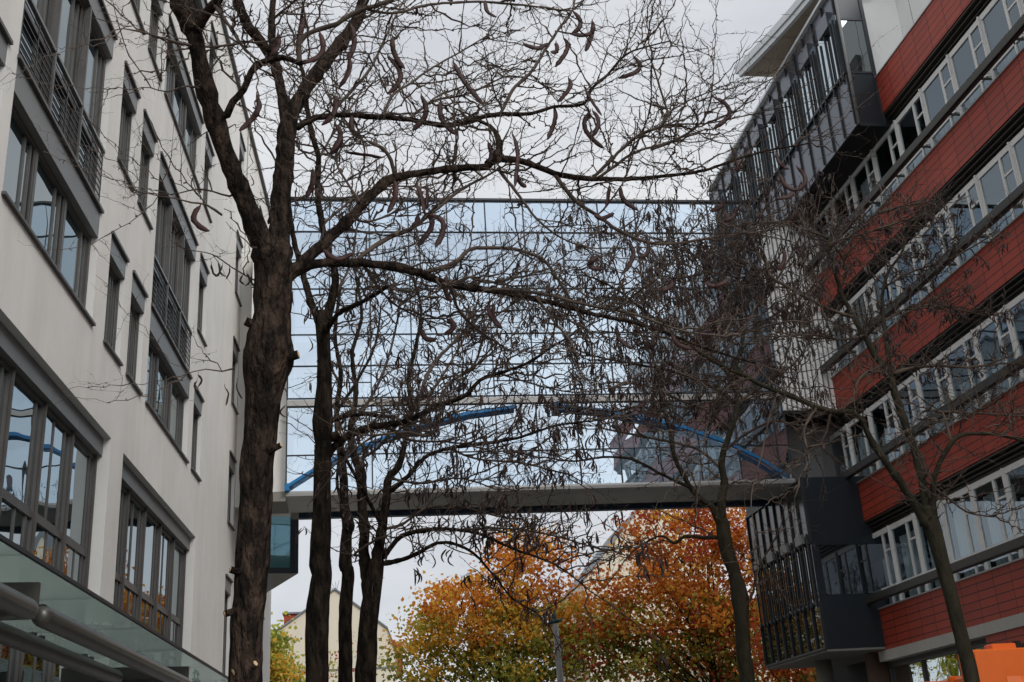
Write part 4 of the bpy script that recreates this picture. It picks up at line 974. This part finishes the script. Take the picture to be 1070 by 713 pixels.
# ------------------------------------------------------------------ AUTUMN TREES beyond the bridge
def autumn(name, label, base, h, blobs, trunk_r, seed, pal, nclust, per, size=.21, lean=(0, 0), group='autumn trees beyond the bridge'):
    """blobs: (x, y, z, rx, ry, rz) volumes relative to the base; pal(z01, R) -> material slot"""
    R = random.Random(seed); root = thing(name, label, 'tree', base, 0, group)
    tr = MB(); top = Vector((lean[0], lean[1], h*.62)); n = 10
    pts = [Vector((lean[0]*t*t, lean[1]*t, h*.62*t))+Vector((R.gauss(0, .06), R.gauss(0, .06), 0))*(1 if t > 0 else 0) for t in [k/n for k in range(n+1)]]
    tr.tube(pts, [trunk_r*(1-.72*k/n) for k in range(n+1)], 10)
    lv = MB(); vol = [b_[3]*b_[4]*b_[5] for b_ in blobs]; tot = sum(vol)
    for c in range(nclust):
        x = R.random()*tot; i = 0
        while x > vol[i]: x -= vol[i]; i += 1
        bx = blobs[i]
        v = Vector((R.gauss(0, 1), R.gauss(0, 1), R.gauss(0, 1))).normalized()*(R.random()**.42)
        cc = Vector((bx[0]+v.x*bx[3], bx[1]+v.y*bx[4], bx[2]+v.z*bx[5]))
        # limb to the clump
        if c % 4 == 0:
            t = min(.98, max(.28, (cc.z/h-.12)/.75)); k = min(n-1, int(t*n)); st = pts[k]; mid = (st+cc)*.5+Vector((R.gauss(0, .3), R.gauss(0, .3), -.25))
            tr.tube([st, (st+mid)*.5, mid, (mid+cc)*.5+Vector((R.gauss(0, .15), R.gauss(0, .15), .1)), cc], [trunk_r*.26*(1.15-t), trunk_r*.2*(1.15-t), trunk_r*.15, .02, .01], 5)
        slot = pal(cc, R); sx = R.uniform(.5, 1.1); cl = Vector((sx, sx, R.uniform(.28, .55)))*(.62)
        for q in range(int(per*R.uniform(.5, 1.4))):
            p = cc+Vector((R.gauss(0, cl.x), R.gauss(0, cl.y), R.gauss(0, cl.z)))
            a = Vector((R.gauss(0, 1), R.gauss(0, 1), R.gauss(0, .6))).normalized(); u_ = a.cross(Vector((R.gauss(0, 1), R.gauss(0, 1), R.gauss(0, 1)))).normalized()
            sz = size*R.uniform(.6, 1.25); tip_ = p+a*sz; m1 = p+a*sz*.5+u_*sz*.42; m2 = p+a*sz*.5-u_*sz*.42
            droop = Vector((0, 0, -sz*.15))
            sl_ = slot if R.random() < .85 else pal(cc, R)
            lv.face([p, m1+droop, tip_, m2+droop], sl_)
    tr.build('trunk', M['bark2'], root, smooth=True)
    lv.build('crown', LEAF, root)
    return root
def palA(c, R):
    t = (c.z-6)/8
    x = R.random()+.0
    if t < .2: return R.choice((3, 4, 3, 4, 2, 3))
    if t < .42: return R.choice((2, 3, 2, 2, 3, 1))
    return R.choice((1, 1, 2, 0, 1, 2))
def palB(c, R):
    t = (c.z-6)/9
    if t < .2: return R.choice((4, 3, 5, 4, 3, 1))
    if t < .38: return R.choice((0, 1, 3, 1, 5, 2))
    return R.choice((0, 1, 0, 1, 5, 1, 2))
def palC(c, R): return R.choice((6, 6, 3, 2, 6, 4))
def palD(c, R): return R.choice((5, 0, 5, 1, 5))
def palE(c, R): return R.choice((4, 3, 4, 6))
autumn('oak_tree', 'golden and orange tree beyond the bridge, green towards its foot, left one of two', (6.6, 55, 0), 14,
    [(1.0, 0, 11.3, 2.3, 2, 2.4), (-.9, 0, 9.3, 2.9, 2.6, 2.0), (2.4, 0, 8.6, 2.6, 2.4, 2.3), (-3.5, 0, 7.9, 1.7, 1.8, 2.0), (.6, 0, 6.3, 5.0, 2.8, 2.2)], .22, 3, palA, 340, 68)
autumn('maple_tree', 'rust orange tree beyond the bridge beside the red building', (16.4, 54, 0), 16,
    [(-.3, 0, 12.7, 3.5, 2.6, 3.0), (-2.6, 0, 10.2, 2.9, 2.4, 2.2), (-4.8, 0, 9.0, 2.0, 2.0, 2.2), (2.6, 0, 10.8, 2.4, 2.4, 3.8), (-.4, 0, 8.3, 4.9, 2.8, 2.1), (1.5, 0, 6.2, 4.5, 2.8, 1.6), (-4.6, 0, 6.6, 2.6, 2.2, 2.0)], .28, 5, palB, 460, 66)
autumn('maple_sapling', 'small crimson tree low in front of the rust orange one', (18.6, 50, 0), 8.2, [(0, 0, 6.6, 1.5, 1.4, 1.5)], .10, 8, palD, 50, 44, .2)
autumn('linden_tree', 'yellow green tree close to the white building beyond the bridge', (-4.6, 62, 0), 11, [(0, 0, 8.9, 1.1, 1.4, 1.5), (.2, 0, 7.1, 1.5, 1.8, 1.9), (-1.5, 0, 8.3, 1.5, 1.5, 2.2)], .16, 9, palC, 150, 50, .24)
autumn('hawthorn_shrub', 'yellow green bush under the glazed lower bay', (21.5, 52, 0), 6.6, [(0, 0, 5.0, 2.6, 1.6, 1.5), (3, 0, 4.6, 2.2, 1.5, 1.4)], .1, 10, palE, 110, 50, .24, group='low bushes')
autumn('dogwood_shrub', 'red berried thin bush before the pale gable house', (-1.0, 66, 0), 9.2, [(-.2, 0, 8.2, 1.5, 1, 1.5), (-1.3, 0, 7.3, 1.6, 1.1, 1.2)], .07, 12, lambda c, R: R.choice((5, 3, 6, 5)), 30, 16, .18, group='low bushes')

# ------------------------------------------------------------------ houses beyond
def gable_house(label, Y, prof, depth, trim_z=None, roof='redroof', name='gable_house', rz=0):
    """prof: outline of the gable wall (x, z) from left foot over the peak to the right foot"""
    cx = sum(p[0] for p in prof)/len(prof); H = thing(name, label, 'house', (cx, Y, 0), rz)
    b = MB(); P2 = [(x-cx, z) for x, z in prof]
    b.face([(x, 0, z) for x, z in P2]); b.face([(x, depth, z) for x, z in P2][::-1])
    for p, q in ((P2[0], P2[1]), (P2[-2], P2[-1])): b.face([(p[0],0,p[1]),(q[0],0,q[1]),(q[0],depth,q[1]),(p[0],depth,p[1])])
    wl = b.build('wall', M['stucco2'], H)
    b = MB()
    for p, q in zip(P2[1:-2], P2[2:-1]):
        for t0, mi in ((.10, 1),):
            b.face([(p[0], -.12, p[1]+.02), (q[0], -.12, q[1]+.02), (q[0], depth, q[1]+.02), (p[0], depth, p[1]+.02)], 0)
            b.face([(p[0], -.12, p[1]+.16), (q[0], -.12, q[1]+.16), (q[0], depth, q[1]+.16), (p[0], depth, p[1]+.16)], 0)
            b.face([(p[0], -.12, p[1]+.02), (q[0], -.12, q[1]+.02), (q[0], -.12, q[1]+.16), (p[0], -.12, p[1]+.16)], 1)
    b.build('roof', [M[roof], M['slate']], H)
    if trim_z:
        b = MB(); b.box(P2[0][0], P2[-1][0], -.05, -.004, trim_z, trim_z+.12); b.build('string_course', M['slate'], wl)
    return H, cx
H1, cx = gable_house('pale cream gable house with orange tiled dormers, seen under the bridge', 80, [(-8.2, 0), (-8.2, 10.2), (-1.57, 14.75), (1.94, 12.0), (2.5, 10.5), (2.5, 0)], 14, 9.45)
b = MB(); x = -5.0-cx
b.box(x, x+2.0, .6, 3.5, 11.3, 13.35); dm = b.build('dormer', M['redroof'], H1)
b = MB(); b.box(x-.1, x+2.1, .45, 3.6, 13.353, 13.47); b.build('flashing', M['slate'], dm)
b = MB(); b.box(2.0-cx+.3, 2.95-cx, .5, 3, 9.0, 11.2); dm = b.build('dormer', M['redroof'], H1)
b = MB()
for k in range(5): b.tube([(-1.5-cx, 1+.02*k, 14.8), (-1.3-cx-.25*k, 1, 15.6-.1*k)], [.02, .015], 4)
b.build('aerial', M['slate'], H1)
H2, cx2 = gable_house('tall cream gable end rising between the two orange trees', 85, [(16.6, 0), (16.6, 15.5), (21.9, 21.4), (27, 16.5), (27, 0)], 14, None, 'slate')
cxb = 0
B3 = thing('apartment_block', 'cream low block with green and blue ground floor panels behind the rust tree', 'building', (29.5, 78, 0))
b = MB(); b.box(-4.5, 7, 0, 10, 0, 11); b.build('wall', M['stucco2'], B3)
b = MB(); b.box(-2.4, -1.0, -.06, -.004, 8.0, 9.4); b.build('blue_panel', mat('blue_panel_paint', (.05, .12, .30), .6), B3)
b = MB(); b.box(-2.9, -.6, -.06, -.004, 5.9, 7.2); b.build('green_panel', mat('green_panel_paint', (.10, .38, .10), .6), B3)
b = MB(); b.box(-4.1, -3.1, -.06, -.004, 5.9, 8.6); b.build('white_panel', M['white'], B3)
b = MB(); b.box(-4.7, 7.2, -.2, 10.2, 11.003, 11.25); b.build('roof', M['slate'], B3)

# pole with a small green lamp head
pt = at(580, 652, 40); b0 = Vector((6.9, 40, 0))
PL = thing('lamp_pole', 'grey weathered pole topped by a small dark green lamp head', 'lamp post', b0)
b = MB(); n = 14
b.tube([(b0+(pt-b0)*(k/n))-b0 for k in range(n+1)], [.135-.03*k/n for k in range(n+1)], 12, wob=.05); b.build('pole', M['pole'], PL, smooth=True)
q = pt-b0; b = MB(); b.tube([q+Vector((-.34, 0, -.06)), q+Vector((-.15, 0, .05)), q+Vector((.05, 0, .1)), q+Vector((.18, 0, .1)), q+Vector((.27, 0, .2))], [.02, .06, .09, .05, .02], 10)
b.tube([q, q+Vector((0, 0, .42))], [.07, .05], 8); b.build('lamp_head', M['lampg'], PL, smooth=True)

# ------------------------------------------------------------------ orange works truck, bottom right
TK = thing('works_truck', 'bright orange works truck standing behind the mossy young tree', 'truck', (8.88, 14.0, 0), 0)
def rbox(b, x0, x1, y0, y1, z0, z1, c=.04, mi=0):
    """box with chamfered upright and top edges"""
    ring = [(x0+c,y0),(x1-c,y0),(x1,y0+c),(x1,y1-c),(x1-c,y1),(x0+c,y1),(x0,y1-c),(x0,y0+c)]
    lo = [(x,y,z0) for x,y in ring]; hi = [(x,y,z1-c) for x,y in ring]
    mx, my = (x0+x1)/2, (y0+y1)/2; tp = [(x+(c if x < mx else -c), y+(c if y < my else -c), z1) for x, y in ring]
    b.face(lo[::-1], mi); b.face(tp, mi)
    for i in range(8):
        j = (i+1) % 8; b.face([lo[i],lo[j],hi[j],hi[i]], mi); b.face([hi[i],hi[j],tp[j],tp[i]], mi)
b = MB(); rbox(b, -1.27, 1.2, 0, .42, .95, 2.87, .02); b.build('tailgate', M['orange'], TK)
b = MB(); rbox(b, -1.18, 1.12, .44, 4.3, 1.0, 2.6, .03)
for k in range(5): rbox(b, -1.23, 1.17, .8+k*.75, .88+k*.75, 1.0, 2.62, .01)
b.build('body', M['orange'], TK)
b = MB()   # swollen lower panel on the tailgate
N = 9
for i in range(N):
    for j in range(N):
        def pp(i, j):
            u_, v_ = i/N*2-1, j/N*2-1; h = max(0, (1-abs(u_)**3.5))**.5*max(0, (1-abs(v_)**3.5))**.5
            return (-.1+u_*.8, -.01-.22*h, 1.85+v_*.68)
        b.face([pp(i, j), pp(i+1, j), pp(i+1, j+1), pp(i, j+1)])
b.build('hopper_cover', M['orange'], TK, smooth=True)
b = MB(); rbox(b, -1.15, 1.15, 4.4, 6.2, .7, 2.75, .12); cb_ = b.build('cab', M['orange'], TK)
b = MB(); b.box(-1.0, 1.0, 6.21, 6.23, 1.6, 2.5); b.box(-1.17, -1.155, 4.8, 5.9, 1.6, 2.45); b.build('window', M['glass_l'], cb_)
b = MB(); b.box(-.5, .5, .3, 6.0, .55, .95); b.build('chassis', M['dark'], TK)
for x in (-1.0, 1.0):
    for y in (1.2, 5.2):
        b = MB(); b.tube([(x-.14, y, .48), (x-.12, y, .48), (x+.12, y, .48), (x+.14, y, .48)], [.42, .48, .48, .42], 24); wh = b.build('wheel', M['rubber'], TK, smooth=False)
        b = MB(); b.tube([(x-.15, y, .48), (x+.15, y, .48)], [.24, .24], 16); b.build('rim', M['panel'], wh)
for x0, x1, zz in ((-.95, -.62, 2.94), (-.42, -.3, 2.95)):
    b = MB(); rbox(b, x0, x1, .1, .3, 2.873, zz, .01); b.build('top_bracket', M['orange'], TK)
b = MB(); b.tube([(-.55, .2, 2.87), (-.55, .2, 2.97)], [.05, .05], 10); b.tube([(-.48, .2, 2.87), (-.44, .2, 2.93)], [.03, .03], 8); b.tube([(-.2, .2, 2.87), (-.16, .2, 2.96)], [.03, .02], 8); b.build('lamp', M['rubber'], TK)
